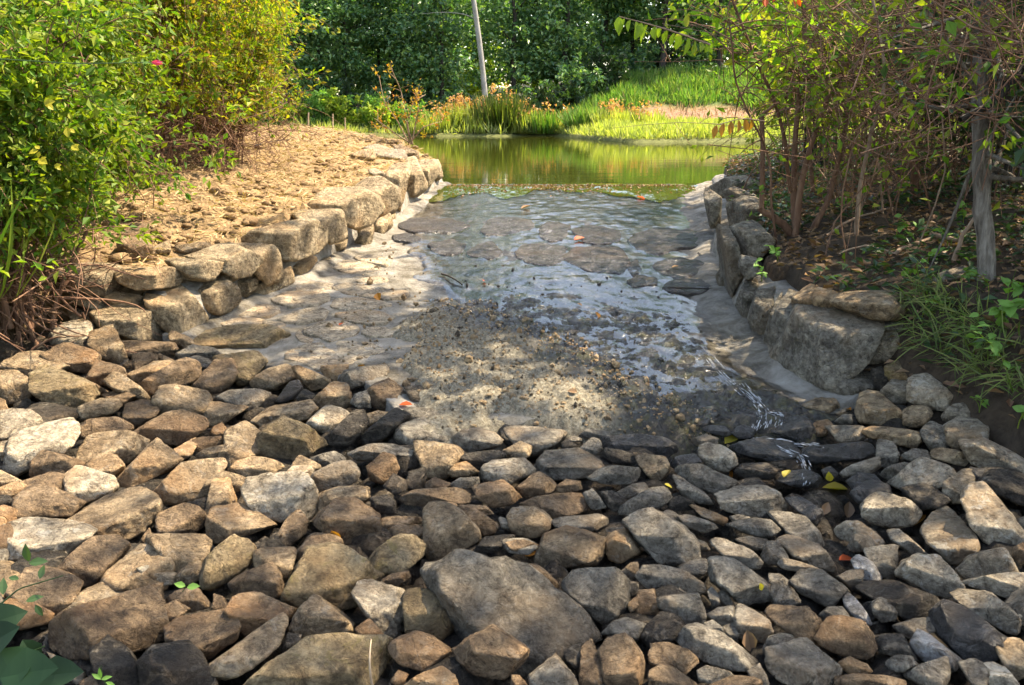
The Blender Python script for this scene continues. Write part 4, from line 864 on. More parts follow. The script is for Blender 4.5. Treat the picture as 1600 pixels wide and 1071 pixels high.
for i, s in enumerate(stones):
    thin = s['wh'][0] > 2.0 * s['wh'][1]
    kw = {}
    if s['short'] == 'great central boulder': kw = dict(alpha=math.radians(66), rho_=-.5, deep=.3, chips=6, nz=1.3)
    elif max(s['wh']) > 150: kw = dict(alpha=math.radians(50), rho_=-.3, chips=4)
    V, F, C = rock_from_outline(s['poly'], surf_stone, 100 + i, **kw)
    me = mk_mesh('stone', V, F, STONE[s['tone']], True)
    big = math.sqrt(s['wh'][0] * s['wh'][1]) > 75
    o = link('boulder' if big else 'stone', me, None, C)
    tag(o, s['label'], 'boulder' if big else 'stone', 'loose stones heaped below the spillway' if not s['loose'] else 'stones lying on the banks')

# small broken stones down in the gaps, and the stone field going on past the frame
def loose_rock(rs, x, y, z, sz, lv):
    D, F = ICO[lv]; ax = rs.uniform(.6, 1.25, 3); ax[2] *= .75
    pl = unit(rs.randn(10, 3)); dd = rs.uniform(.6, .95, 10); k = np.maximum(D @ pl.T, 0) / dd; r = np.minimum(1 / np.maximum(k.max(1), .2), 1.2)
    r = r * (1 + .06 * vnoise(D * 4 + rs.rand() * 50))
    a = rs.rand() * 6.28; R = np.array([[math.cos(a), -math.sin(a), 0], [math.sin(a), math.cos(a), 0], [0, 0, 1]])
    return (D * r[:, None] * ax * sz) @ R.T + [x, y, z], F
rs = np.random.RandomState(5); VV = []; FF = []; n0 = 0
for i in range(2300):
    y = rs.uniform(2.0, 5.6); x = rs.uniform(-.4 - .56 * y, .4 + .56 * y)
    if y > YB(x) - .02 or x > XR(y) + .1: continue
    sz = rs.uniform(.035, .10) if rs.rand() < .8 else rs.uniform(.1, .15)
    X, F = loose_rock(rs, x, y, float(stones_z(x, y)) - .10 - rs.uniform(0, .05), sz, 2 if sz < .13 else 3)
    VV.append(X); FF.append(F + n0); n0 += len(X)
tag(link('rubble', mk_mesh('rubble', np.concatenate(VV), np.concatenate(FF), STONE['k'], True)), 'small broken stones packed in the gaps of the stone field', 'rubble', kind='stuff')
for tone, sd_ in (('t', 1), ('b', 2), ('g', 3)):
    rs = np.random.RandomState(40 + sd_); VV = []; FF = []; n0 = 0
    for gx_ in np.arange(-4.4, 4.2, .19):
        for gy_ in np.arange(.2, 5.6, .19):
            if rs.randint(3) + 1 != sd_: continue
            x = gx_ + rs.uniform(-.07, .07); y = gy_ + rs.uniform(-.07, .07)
            if not (y < 2.25 or abs(x) > .545 * y + .12) or y > min(YB(x), YFL(x)) - .03 or x > XR(y): continue
            X, F = loose_rock(rs, x, y, float(stones_z(x, y)) - .05, rs.uniform(.09, .15), 3); VV.append(X); FF.append(F + n0); n0 += len(X)
    tag(link('stone_field', mk_mesh('stone_field', np.concatenate(VV), np.concatenate(FF), STONE[tone], True)), {'t': 'tan', 'b': 'brown', 'g': 'grey'}[tone] + ' stones of the heap continuing past the frame', 'stones', kind='stuff')

# ------------------------------------------------------------------ the two retaining walls
def wall_core(name, ys, base, top, side, parent, back=.30):
    """mortar body: outer face, rounded shoulder, top"""
    rows = []
    for y in ys:
        x0 = base(y); zt = float(top(y)) - .10; zb = float(apron_z(y)) - .12
        nz = .012 * vnoise(np.array([[y * 5, side * 3.0, 1.3]]))[0]
        prof = [(0.0 + nz, zb), (.012 + nz, zb + .12), (.035 + nz, (zb + zt) / 2), (.055 + nz, zt - .07), (.10, zt - .015), (.2, zt + .01), (back, zt + .02), (back + .05, zb)]
        rows.append([(x0 + side * a, y, z) for a, z in prof])
    V = np.array(rows); ny_, k_ = V.shape[:2]; V = V.reshape(-1, 3)
    V += .015 * np.stack([vnoise(V * 7), vnoise(V * 7 + 9), vnoise(V * 7 + 19)], -1)
    g = np.arange(ny_ * k_).reshape(ny_, k_); F = np.stack([g[:-1, :-1], g[:-1, 1:], g[1:, 1:], g[1:, :-1]], -1).reshape(-1, 4)
    o = link('mortar_core', mk_mesh('mortar_core', V - np.array(parent.location), F, M_MORTAR, True), parent)
wallL = thing('retaining_wall', (-1.6, 8.5, -.3), 'sunlit tan fieldstone retaining wall holding up the straw-covered bank', 'wall')
wallL['kind'] = 'thing'
wall_core('l', np.linspace(5.98, 13.1, 90), XL, topL, -1, wallL)
wallR = thing('retaining_wall', (1.8, 8.5, -.3), 'shaded grey fieldstone retaining wall below the thicket', 'wall')
wallR['kind'] = 'thing'
wall_core('r', np.linspace(4.98, 13.1, 90), XR, topR, 1, wallR)
WALL_L = """P 44,31 50,27 62,27 78,28 84,32 84,38 78,40 66,39 55,40 46,36
P 62,48 64,40 75,40 84,40 90,50 96,58 96,62 88,68 76,70 68,62 64,55
P 32,56 45,53 62,55 65,62 72,72 66,74 50,72 42,68 34,62
P 36,45 45,43 58,46 62,50 62,55 45,53 38,48
P 14,42 20,42 35,46 44,49 45,54 38,55 25,53 16,48
P 13,30 20,26 40,28 45,31 40,38 34,45 24,43 15,38
P 77,24 82,22 95,23 106,26 106,32 95,35 88,34 82,29
P 88,37 95,35 108,35 116,42 117,49 110,55 104,57 98,55 91,48
P 88,20 100,16 112,16 120,18 128,22 130,29 122,34 112,33 106,26 98,22
P 112,13 125,12 138,14 143,20 144,32 142,36 133,38 130,30 130,22 120,17
P 117,34 125,32 130,34 128,40 122,45 117,44
P 107,30 115,29 116,35 110,37 107,34
P 118,45 128,40 140,36 146,30 147,38 135,44 122,47
P 147,27 155,23 160,22 163,24 160,30 154,35 148,37
P 5,30 12,29 16,33 14,38 8,38
Q 2,74 12,68 30,64 42,61 55,62 63,67 64,76 62,85 55,88 40,90 30,90 27,82 14,78
Q 42,58 52,54 66,54 73,58 77,65 78,74 70,76 65,77 64,68 56,61
Q 48,51 60,42 76,40 90,40 97,44 100,52 97,58 88,62 82,65 78,60 72,55 60,52
Q 88,37 95,33 108,31 114,35 116,45 113,51 105,57 101,55 98,46
Q 109,28 115,18 124,16 127,24 124,35 122,43 118,50 116,38
Q 124,17 132,17 136,26 136,36 130,41 124,42
Q 133,17 142,16 146,20 147,28 143,33 137,36
Q 146,20 151,21 152,28 147,31
Q 66,78 74,75 80,75 78,81 70,85 66,86
Q 84,80 90,68 97,65 97,78 92,85 84,88
Q 98,70 104,60 111,56 112,64 105,70 100,77 100,80
Q 55,92 65,88 68,92 65,97 58,98
Q 85,66 95,60 96,64 88,72 86,74
Q 111,57 116,54 116,60 112,63"""
WALL_R = """R 51,92 56,76 62,66 72,67 88,71 90,74 86,83 84,90 76,97 71,102 62,98 55,95
R 45,70 48,60 53,62 58,68 55,78 50,90 47,89 43,80
R 34,72 37,59 41,58 43,66 41,75 38,80
R 27,65 30,54 35,56 36,60 34,72 30,69
R 41,76 44,62 47,62 45,72 42,85
R 90,72 102,73 104,75 92,77
R 24,30 28,28 40,31 43,35 38,41 29,41 27,36
R 23,19 28,16 35,17 42,25 41,28 32,27 25,27
R 19,13 25,11 35,14 38,16 30,17 22,17
R 15,9 22,6 30,5 38,9 37,13 27,11 18,13
R 12,16 15,12 19,15 19,20 17,27 15,27
R 20,28 24,29 28,40 29,50 26,56 24,50 22,38
R 18,52 22,45 24,50 24,56 20,57
R 30,42 36,43 36,50 32,52 29,48
R 0,7 10,6 16,7 14,9 5,9"""
for wall, txt, mat, s0 in ((wallL, WALL_L, WALLSTONE, 900), (wallR, WALL_R, WALLGREY, 1000)):
    for i, ln in enumerate(txt.split('\n')):
        crop, pts = ln.split(' ', 1)
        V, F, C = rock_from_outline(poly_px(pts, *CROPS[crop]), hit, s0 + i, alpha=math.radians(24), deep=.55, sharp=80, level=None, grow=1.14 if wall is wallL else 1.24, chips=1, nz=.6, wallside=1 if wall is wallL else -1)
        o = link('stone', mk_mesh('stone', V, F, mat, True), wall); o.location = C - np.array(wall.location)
# the thick mossy stone that overhangs the foot of the apron
V, F, C = rock_from_outline(poly_px('10,63 20,56 30,55 40,53 60,54 65,58 70,60 66,67 60,70 50,69 40,68 25,66', 280, 380, 4.0), hit, 777, alpha=math.radians(24), beta=math.radians(30), rho_=-.15, sharp=50, level=5, grow=1.08)
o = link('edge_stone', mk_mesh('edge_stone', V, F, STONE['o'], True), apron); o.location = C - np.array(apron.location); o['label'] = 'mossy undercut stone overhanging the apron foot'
# cap stones set loose along the grey wall
for i, (pts, lab) in enumerate((('53,60 57,55 63,57 62,66 57,66', 'round tan cap stone, first of the row on the grey wall'), ('62,62 65,56 70,57 75,61 71,66 63,65', 'peaked tan cap stone, middle of the row on the grey wall'),
                                ('71,65 74,60 82,58 90,57 98,60 103,66 100,71 90,71 80,68', 'long smooth tan cap boulder on the end of the grey wall'))):
    V, F, C = rock_from_outline(poly_px(pts, *CROPS['R']), hit, 1100 + i, sharp=14, level=4)
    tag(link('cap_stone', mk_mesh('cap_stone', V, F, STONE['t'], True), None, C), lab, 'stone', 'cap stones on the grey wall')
# ------------------------------------------------------------------ plants
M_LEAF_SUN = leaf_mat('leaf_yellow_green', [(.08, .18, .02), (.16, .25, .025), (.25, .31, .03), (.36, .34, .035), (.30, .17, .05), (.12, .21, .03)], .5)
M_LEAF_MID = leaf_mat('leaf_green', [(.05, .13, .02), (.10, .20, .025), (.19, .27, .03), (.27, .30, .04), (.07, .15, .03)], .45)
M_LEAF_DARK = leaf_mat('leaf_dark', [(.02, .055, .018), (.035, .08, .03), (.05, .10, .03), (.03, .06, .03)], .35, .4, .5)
M_LEAF_FOREST = leaf_mat('leaf_forest', [(.045, .125, .06), (.075, .18, .08), (.13, .25, .09), (.24, .36, .12)], .4, .4, .7)
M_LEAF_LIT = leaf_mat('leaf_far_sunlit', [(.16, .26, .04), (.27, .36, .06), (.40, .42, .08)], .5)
M_LEAF_LIME = leaf_mat('leaf_seedling', [(.10, .24, .05), (.16, .32, .07), (.20, .36, .09)], .4)
M_LEAF_AUT = leaf_mat('leaf_autumn', [(.35, .22, .03), (.42, .30, .05), (.40, .14, .04), (.22, .22, .04)], .45)
M_LEAF_YEL = leaf_mat('leaf_yellow', [(.45, .33, .03), (.50, .40, .06), (.36, .30, .03)], .45)
M_LEAF_RED = leaf_mat('leaf_red', [(.45, .06, .02), (.5, .10, .03), (.35, .04, .02)], .3)
M_LEAF_ORANGE = leaf_mat('leaf_orange', [(.45, .17, .03), (.5, .22, .04)], .3)
M_LEAF_BROWN = leaf_mat('leaf_brown', [(.10, .06, .035), (.18, .11, .06), (.26, .16, .09), (.14, .07, .04)], .2)
M_STRAW = leaf_mat('straw', [(.27, .18, .09), (.37, .26, .14), (.50, .38, .22), (.17, .105, .055)], .15, .8, .15)
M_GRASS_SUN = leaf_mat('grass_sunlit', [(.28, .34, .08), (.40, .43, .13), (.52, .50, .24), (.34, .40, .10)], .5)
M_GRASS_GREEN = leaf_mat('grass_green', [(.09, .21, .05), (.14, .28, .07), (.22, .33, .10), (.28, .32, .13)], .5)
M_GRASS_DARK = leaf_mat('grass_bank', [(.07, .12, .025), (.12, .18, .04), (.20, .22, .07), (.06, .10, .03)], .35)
M_FLOWER = leaf_mat('flower_orange', [(.50, .25, .10), (.55, .32, .16), (.48, .20, .08)], .35)
UP = np.array([0, 0, 1.0])

def bez(p0, p1, p2, n):
    t = np.linspace(0, 1, n)[:, None]; return p0 * (1 - t) ** 2 + p1 * 2 * t * (1 - t) + p2 * t * t
def lerp_path(P, t):
    f = t * (len(P) - 1); i = min(int(f), len(P) - 2); return P[i] + (P[i + 1] - P[i]) * (f - i)
def leaves_on(rs, paths, per, L, asp, spread=.9, up=.7, t0=.25, jit=.03):
    P = []; D = []
    for ln in sorted({len(g) for g in paths}):
        A = np.array([g for g in paths if len(g) == ln]); k = rs.poisson(per, len(A)); i = np.repeat(np.arange(len(A)), k); t = rs.uniform(t0, 1.0, len(i)) * (ln - 1)
        j = np.minimum(t.astype(int), ln - 2); f = (t - j)[:, None]; P.append(A[i, j] * (1 - f) + A[i, j + 1] * f); D.append(unit(A[i, -1] - A[i, 0]))
    P = np.concatenate(P); D = np.concatenate(D); n = len(P)
    if n == 0: return None
    D = unit(D * .6 + rs.randn(n, 3) * spread * .6); N = unit(rs.randn(n, 3) * .55 + UP * up)
    P = P + rs.randn(n, 3) * jit
    Ls = L * rs.uniform(.5, 1.5, n)
    return P, D, N, Ls, Ls * asp
def shrub(name, base, rs, label, stems=12, H=2.4, spread=1.1, twigs=12, sub=3, per=14, L=.05, asp=.42, leafmat=None, barkmat=None, r0=.014, twiglen=.55, bare=.3,
          lean=(0, 0), fine=False, group=None, extra=None, flat=1.0, cat='shrub', stem_parts=True, leaf_low=.25, skirt=0):
    base = np.asarray(base, float); root = thing(name, base, label, cat, group)
    S = []; T = []; G = []
    for i in range(stems):
        a = rs.uniform(0, 6.283); o = spread * rs.uniform(.25, 1.0); b = base + np.array([math.cos(a), math.sin(a), 0]) * rs.uniform(.02, .28) * min(1, spread)
        e = base + np.array([math.cos(a) * o + lean[0], math.sin(a) * o * flat + lean[1], H * rs.uniform(.65, 1.0)])
        m = (b + e) / 2 + np.array([-math.cos(a) * o * .12, -math.sin(a) * o * .12, H * rs.uniform(.0, .2)]) + rs.randn(3) * .08
        pa = bez(b, m, e, 9) + np.cumsum(rs.randn(9, 3) * .012, 0); S.append(pa)
        for j in range(twigs):
            t = rs.uniform(bare, 1.0); p = lerp_path(pa, t)
            d = unit(np.array([math.cos(a), math.sin(a), .25]) * .5 + rs.randn(3) * .75 + UP * .15); ln = twiglen * rs.uniform(.5, 1.2)
            tw = bez(p, p + d * ln * .5 + UP * .05, p + d * ln - UP * ln * rs.uniform(-.1, .3), 6); T.append(tw)
            for q in range(sub):
                p2 = lerp_path(tw, rs.uniform(.25, 1.0)); d2 = unit(d * .6 + rs.randn(3) * .8); l2 = ln * rs.uniform(.3, .6)
                G.append(bez(p2, p2 + d2 * l2 * .5 + UP * .02, p2 + d2 * l2 - UP * l2 * .15, 4))
    for k in range(skirt):
        a = rs.uniform(0, 6.283); rr = spread * .75 * math.sqrt(rs.rand()); p = base + np.array([math.cos(a) * rr, math.sin(a) * rr, rs.uniform(.03, .45) * H * (1 - .5 * rr / spread)]); d = unit(rs.randn(3) * [1, 1, .8] + np.array([math.cos(a), math.sin(a), .1]) * .6); ln = rs.uniform(.25, .7)
        tw = bez(p, p + d * ln * .5 + rs.randn(3) * .06 + UP * .04, p + d * ln - UP * rs.uniform(0, .25) * ln, 6); tw[:, 2] = np.maximum(tw[:, 2], base[2] + .01); T.append(tw)
        for q in range(2): p2 = lerp_path(tw, rs.uniform(.2, 1)); d2 = unit(d * .6 + rs.randn(3) * .7); G.append(bez(p2, p2 + d2 * ln * .25, p2 + d2 * ln * .45, 4))
    if stem_parts:
        for pa in S:
            tb = Tubes(6); tb.add(pa, np.linspace(r0 * rs.uniform(.7, 1.3), r0 * .35, 9)); link('stem', tb.mesh('stem', barkmat, base), root)
    tb = Tubes(3)
    if not stem_parts:
        for pa in S: tb.add(pa, np.linspace(r0, r0 * .35, 9))
    for tw in T: tb.add(tw, np.linspace(r0 * .4, r0 * .14, 6))
    tb2 = Tubes(3)
    for g in G: tb2.add(g, np.linspace(r0 * .2, r0 * .08, 4))
    V = np.concatenate(tb.V + tb2.V) - base; F = [np.concatenate(tb.F), np.concatenate(tb2.F) + tb.n]
    tag(link('twigs', mk_mesh('twigs', V, F, barkmat, True), root), kind='stuff')
    paths = [g for g in G + T if g[:, 2].mean() > base[2] + H * leaf_low * rs.uniform(.6, 1.4)]
    if per > 0 and paths:
        lv = leaves_on(rs, paths, per, L, asp)
        tag(link('leaves', leaf_mesh('leaves', *lv, leafmat, base, fine=fine, droop=.12), root), kind='stuff')
    return root
def rsd(n): return np.random.RandomState(n)
def gp(x, y): return np.array([x, y, float(land(x, y, .22))])

# shrubs on the sunlit bank
GS = 'leafy shrubs on the straw bank'
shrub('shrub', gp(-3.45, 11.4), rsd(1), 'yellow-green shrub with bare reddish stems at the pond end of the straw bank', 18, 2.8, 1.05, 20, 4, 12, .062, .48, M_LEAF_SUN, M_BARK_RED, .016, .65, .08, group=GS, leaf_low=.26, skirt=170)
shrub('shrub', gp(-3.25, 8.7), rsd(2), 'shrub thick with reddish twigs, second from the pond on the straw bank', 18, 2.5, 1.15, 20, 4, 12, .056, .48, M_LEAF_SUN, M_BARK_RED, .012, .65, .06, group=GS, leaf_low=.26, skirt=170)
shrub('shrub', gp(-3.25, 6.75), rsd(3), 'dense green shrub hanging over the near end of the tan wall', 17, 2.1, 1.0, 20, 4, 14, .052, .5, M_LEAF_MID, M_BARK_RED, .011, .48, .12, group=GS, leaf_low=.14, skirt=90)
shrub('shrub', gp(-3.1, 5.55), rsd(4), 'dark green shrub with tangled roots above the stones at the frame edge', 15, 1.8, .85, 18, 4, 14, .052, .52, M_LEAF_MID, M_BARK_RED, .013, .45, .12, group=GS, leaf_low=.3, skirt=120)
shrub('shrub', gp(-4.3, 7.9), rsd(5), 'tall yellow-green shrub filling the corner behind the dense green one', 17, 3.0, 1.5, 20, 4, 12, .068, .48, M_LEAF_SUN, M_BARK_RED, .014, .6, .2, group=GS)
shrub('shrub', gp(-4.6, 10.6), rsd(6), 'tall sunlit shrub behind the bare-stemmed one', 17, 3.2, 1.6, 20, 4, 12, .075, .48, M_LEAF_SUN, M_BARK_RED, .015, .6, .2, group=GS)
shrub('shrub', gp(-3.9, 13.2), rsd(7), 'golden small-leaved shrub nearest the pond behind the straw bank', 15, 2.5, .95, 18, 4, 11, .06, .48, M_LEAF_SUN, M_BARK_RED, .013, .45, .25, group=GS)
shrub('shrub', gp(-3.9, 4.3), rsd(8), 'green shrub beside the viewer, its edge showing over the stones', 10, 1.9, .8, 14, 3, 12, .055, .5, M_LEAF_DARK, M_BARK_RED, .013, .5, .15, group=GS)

shrub('shrub', gp(-2.95, 9.9), rsd(9), 'low shrub of reddish twigs between the bare-stemmed shrub and the straw', 15, 1.7, .75, 20, 4, 8, .05, .48, M_LEAF_SUN, M_BARK_RED, .010, .5, .06, group=GS, leaf_low=.35, skirt=170)
shrub('shrub', gp(-3.9, 9.4), rsd(10), 'broad sunlit shrub in the middle of the shrub bank', 17, 2.9, 1.3, 20, 4, 12, .065, .48, M_LEAF_SUN, M_BARK_RED, .013, .65, .08, group=GS, leaf_low=.22, skirt=170)

# tall grass among the shrubs
def blades(rs, base, n, H, spread, width, curve=.5, out=.6):
    a = rs.uniform(0, 6.283, n); o = np.stack([np.cos(a), np.sin(a), np.zeros(n)], 1)
    P = base + o * (rs.rand(n, 1) ** .6) * spread; h = H * rs.uniform(.5, 1.1, n)
    D = unit(UP + o * out * rs.uniform(.1, 1.0, (n, 1)) + rs.randn(n, 3) * .12); N = unit(o + rs.randn(n, 3) * .3 + UP * .2)
    return P, D, N, h, np.full(n, width) * rs.uniform(.6, 1.3, n)
b = np.array([-2.62, 4.95, -.05]); b[2] = float(land(b[0], b[1]))
root = thing('tall_grass', b, 'broad-bladed tall grass clump leaning out at the frame edge over the shrubs', 'grass clump')
P, D, N, h, w = blades(rsd(11), b + [-.35, .2, .3], 26, .75, .3, .022, out=1.1)
tag(link('blades', leaf_mesh('blades', P, D, N, h, w, M_LEAF_MID, b, fold=.2, fine=True, droop=.35), root), kind='stuff')

# loose straw spread over the bank
rs = rsd(21); n = 24000
x = rs.uniform(-5.2, -.8, n * 2); y = rs.uniform(6.1, 15.2, n * 2)
ok = (x < XL(y) - .18) & (y < YPL(x) + .2) & (fbm2(x, y, 1.4, 3) > -.62); x = x[ok][:n]; y = y[ok][:n]; n = len(x)
z = land(x, y, .22) + 1.7 * (.018 * fbm2(x, y, 5, 4) + .012 * fbm2(x, y, 17, 3, 3.3)) + rs.uniform(.0, .025, n)
a = rs.uniform(0, 6.283, n); D = np.stack([np.cos(a), np.sin(a), rs.normal(0, .28, n)], 1); N = unit(np.stack([rs.normal(0, .5, n), rs.normal(0, .5, n), np.ones(n)], 1))
tag(link('straw', leaf_mesh('straw', np.stack([x, y, z], 1), D, N, rs.uniform(.05, .16, n), rs.uniform(.006, .013, n), M_STRAW, fold=.1)), 'golden straw strewn over the raw soil of the bank', 'straw', kind='stuff')
# clods of raw soil
M_CLOD = rough_mat('soil_clod', [(.3, (.12, .072, .038)), (.55, (.23, .15, .08)), (.75, (.34, .235, .13))], 14, .95, .8, .02, 50)
VV = []; FF = []; n0 = 0
for i in range(700):
    y_ = rs.uniform(6.2, 14.8); x_ = float(XL(y_)) - .3 - abs(rs.normal(0, 1.0))
    if y_ > YPL(x_): continue
    D_, F_ = ICO[2]; sz = rs.uniform(.012, .04) * (1.5 if rs.rand() < .1 else 1)
    X = D_ * (1 + .35 * fbm(D_ * 1.6 + i, 2))[:, None] * sz * [1.2, 1, .7] + [x_, y_, float(land(x_, y_, .22)) + .012]
    VV.append(X); FF.append(F_ + n0); n0 += len(X)
tag(link('soil_clods', mk_mesh('soil_clods', np.concatenate(VV), np.concatenate(FF), M_CLOD, True)), 'brown soil clods scattered through the straw on the bank', 'soil', kind='stuff')

# sapling and stakes on the point
b = at_y(642, 224, 14.1); b[2] = float(land(b[0], b[1]))
sap = thing('sapling', b, 'small sapling with sparse orange-yellow leaves at the tip of the bank by the pond', 'sapling')
rs = rsd(31); tips = []
for q in ([(640, 226), (622, 190), (600, 160), (592, 118)], [(641, 226), (634, 180), (626, 140), (610, 105)], [(643, 226), (650, 190), (655, 170), (648, 140)], [(642, 224), (622, 212), (600, 196), (585, 185)], [(642, 222), (660, 200), (672, 195), (690, 190)], [(645, 226), (636, 196), (645, 160), (665, 148)]):
    Pq = np.array([at_y(px, py, 14.1 + rs.uniform(-.25, .25) * k / 3) for k, (px, py) in enumerate(q)]); t = np.linspace(0, 1, 9); Pq = np.stack([np.interp(t, np.linspace(0, 1, 4), Pq[:, i]) for i in range(3)], 1)
    tb = Tubes(5); tb.add(Pq, np.linspace(.011, .004, 9)); link('stem', tb.mesh('stem', M_TWIG, b), sap); tips.append(Pq)
tw = []
for Pq in tips:
    for k in range(6): p = lerp_path(Pq, rs.uniform(.35, 1)); d = unit(rs.randn(3) * .8 + UP * .4); tw.append(bez(p, p + d * .09, p + d * .2, 4))
tb = Tubes(3)
for g in tw: tb.add(g, np.linspace(.004, .002, 4))
tag(link('twigs', tb.mesh('twigs', M_TWIG, b), sap), kind='stuff')
lv = leaves_on(rs, tw, 10, .05, .5); tag(link('leaves', leaf_mesh('leaves', *lv, M_LEAF_AUT, b), sap), kind='stuff')
for px, t, lab in ((482, 176, 'thin wooden stake standing at the pond edge, nearest the shrubs'), (520, 178, 'thin wooden stake at the pond edge, middle of the three'), (539, 184, 'thin short wooden stake at the pond edge, nearest the sapling')):
    p0 = at_y(px, 215, 15.2); p0[2] = float(land(p0[0], p0[1])) - .05; p1 = at_y(px, t, 15.2)
    tb = Tubes(6); tb.add(np.array([p0, (p0 + p1) / 2, p1]), [.013, .012, .010]); tag(link('stake', tb.mesh('stake', M_STAKE, p0), None, p0), lab, 'stake', 'stakes at the pond edge')

# ------------------------------------------------------------------ far shore
rs = rsd(41)
names = ['broad-leaved green bush on the far shore, {} from the shrub bank']
ordn = ['first', 'second', 'third', 'fourth', 'fifth', 'sixth', 'seventh']
for i, px in enumerate((425, 462, 500, 538, 572, 606, 640)):
    p = at_y(px, 200, 51.6 + rs.uniform(0, 1.2)); p[2] = float(land(p[0], p[1])) - .05
    shrub('bush', p, rsd(60 + i), f'broad-leaved green bush on the far shore, {ordn[i]} from the shrub bank', 9, rs.uniform(1.5, 2.3) if i < 5 else 1.3, .95, 9, 2, 6, .22, .55, M_LEAF_LIT if i % 2 else M_LEAF_LIME, M_BARK_DARK, .02, .5, .1, group='green bushes along the far shore', stem_parts=False, cat='bush', leaf_low=.05)
def tuft(px, py, Y, n, H, spread, width, mat, label, flower=0, seed=0, out=.7):
    p = at_y(px, py, Y); p[2] = float(land(p[0], p[1])) - .03; r = rsd(seed)
    root = thing('grass_tuft', p, label, 'grass tuft', 'grass tufts along the far shore')
    P, D, N, h, w = blades(r, p, n, H, spread, width, out=out)
    tag(link('blades', leaf_mesh('blades', P, D, N, h, w, mat, p, fold=.1, droop=.12), root), kind='stuff')
    if flower:
        k = flower; a = r.uniform(0, 6.28, k); Pf = p + np.stack([np.cos(a) * spread * r.rand(k), np.sin(a) * spread * r.rand(k), H * r.uniform(.75, 1.25, k)], 1)
        Pf = np.repeat(Pf, 7, 0) + r.randn(k * 7, 3) * .09
        tag(link('flower_heads', leaf_mesh('flower_heads', Pf, r.randn(len(Pf), 3), r.randn(len(Pf), 3), .17, .10, M_FLOWER, p), root), kind='stuff')
tuft(662, 205, 50.9, 300, .9, .8, .045, M_GRASS_SUN, 'pale yellow grass tuft on the far shore beside the sapling', 5, 1)
tuft(692, 203, 51.0, 420, 1.2, .9, .045, M_GRASS_SUN, 'yellow grass tuft with a few orange heads, second along the far shore', 14, 2)
tuft(722, 202, 51.4, 420, 1.5, .9, .05, M_GRASS_SUN, 'orange-topped grass tuft below the pale leaning trunk', 40, 3)
tuft(752, 202, 51.2, 420, 1.4, .9, .05, M_GRASS_SUN, 'low sunlit tuft between the orange heads and the tall dome', 20, 4)
tuft(782, 203, 50.9, 800, 2.0, 1.0, .05, M_GRASS_DARK, 'tall dome of dark green grass on the far shore', 12, 5)
tuft(818, 205, 50.9, 420, 1.3, .9, .05, M_GRASS_SUN, 'pale tuft with orange heads on the pond-spit side of the tall dome', 30, 6)
tuft(850, 208, 50.6, 700, 1.25, 1.0, .05, M_GRASS_GREEN, 'bright green rounded tuft on the far shore below the dirt bank', 4, 7)
tuft(885, 209, 50.3, 420, 1.0, .9, .05, M_GRASS_SUN, 'straw-coloured tuft between the two green tufts', 14, 8)
tuft(918, 211, 49.0, 700, 1.15, 1.0, .05, M_GRASS_GREEN, 'green arching tuft where the grassy spit begins', 0, 9)
tuft(955, 203, 48, 420, .9, 1.0, .05, M_GRASS_SUN, 'feathery tuft below the reddish dirt bank', 20, 10)
tuft(1005, 200, 48, 420, .9, 1.0, .05, M_GRASS_SUN, 'low feathery tuft on the spit below the green slope', 16, 11)
def grass_field(name, label, n, xr, yr, H, width, mat, seed, cond):
    r = rsd(seed); x = r.uniform(*xr, n); y = r.uniform(*yr, n); ok = cond(x, y); x = x[ok]; y = y[ok]; k = len(x)
    P = np.stack([x, y, land(x, y) - .03], 1); D = unit(UP + r.randn(k, 3) * .35); N = unit(r.randn(k, 3) + [0, -.6, .2])
    tag(link(name, leaf_mesh(name, P, D, N, H * r.uniform(.5, 1.2, k) * (1 + .5 * fbm2(x, y, .5, 3)), width, mat, fold=.1, droop=.15)), label, 'grass', kind='stuff')
grass_field('spit_grass', 'sunlit yellow-green grass on the low spit across the pond', 42000, (2.2, 30), (36, 50), .45, .05, M_GRASS_SUN, 1, lambda x, y: y > YSH(x) + .1)
grass_field('shore_grass', 'mixed grass along the far shore', 9000, (-26, 5), (49, 53.5), .6, .05, M_GRASS_SUN, 2, lambda x, y: (y > YSH(x) + .05))
grass_field('slope_grass', 'bright green grass on the slope beyond the spit', 42000, (1.5, 30), (53.5, 66), .7, .06, M_GRASS_GREEN, 3, lambda x, y: (fbm2(x, y, .5, 2) + y - 55.5 > 0) & (x > 2.5 + fbm2(x, y, .8, 2)))
grass_field('dirt_bank_weeds', 'scattered dry weeds on the reddish dirt bank', 1500, (-6, 24), (50.5, 56), .5, .05, M_STRAW, 4, lambda x, y: y > YSH(x) + 1)

# ------------------------------------------------------------------ forest
def crown_mesh(seed, H, low, R, nclump, per, size, mat):
    r = rsd(seed); P = []; 
    for k in range(nclump):
        t = r.rand(); zc = low + (H - low) * t; rad = R * (math.sin(math.pi * min(.97, .15 + .8 * t)) ** .6) * r.uniform(.3, 1.0); a = r.uniform(0, 6.283)
        c = np.array([math.cos(a) * rad, math.sin(a) * rad, zc]); P.append(c + r.randn(per, 3) * [.46, .46, .24])
    P = np.concatenate(P); n = len(P); D = unit(r.randn(n, 3) * [1, 1, .5] - UP * .25); N = unit(r.randn(n, 3) * .6 + UP)
    Ls = size * r.uniform(.6, 1.3, n); return leaf_mesh('crown', P, D, N, Ls, Ls * .6, mat, droop=.15)
CROWN = [crown_mesh(200 + i, 11.5 + i % 3, 1.0 + .9 * (i % 3), 2.6, 84, 56, .32, M_LEAF_FOREST) for i in range(5)]
CROWN_L = [crown_mesh(230 + i, 10, .4, 2.6, 58, 42, .5, M_LEAF_LIT) for i in range(2)]
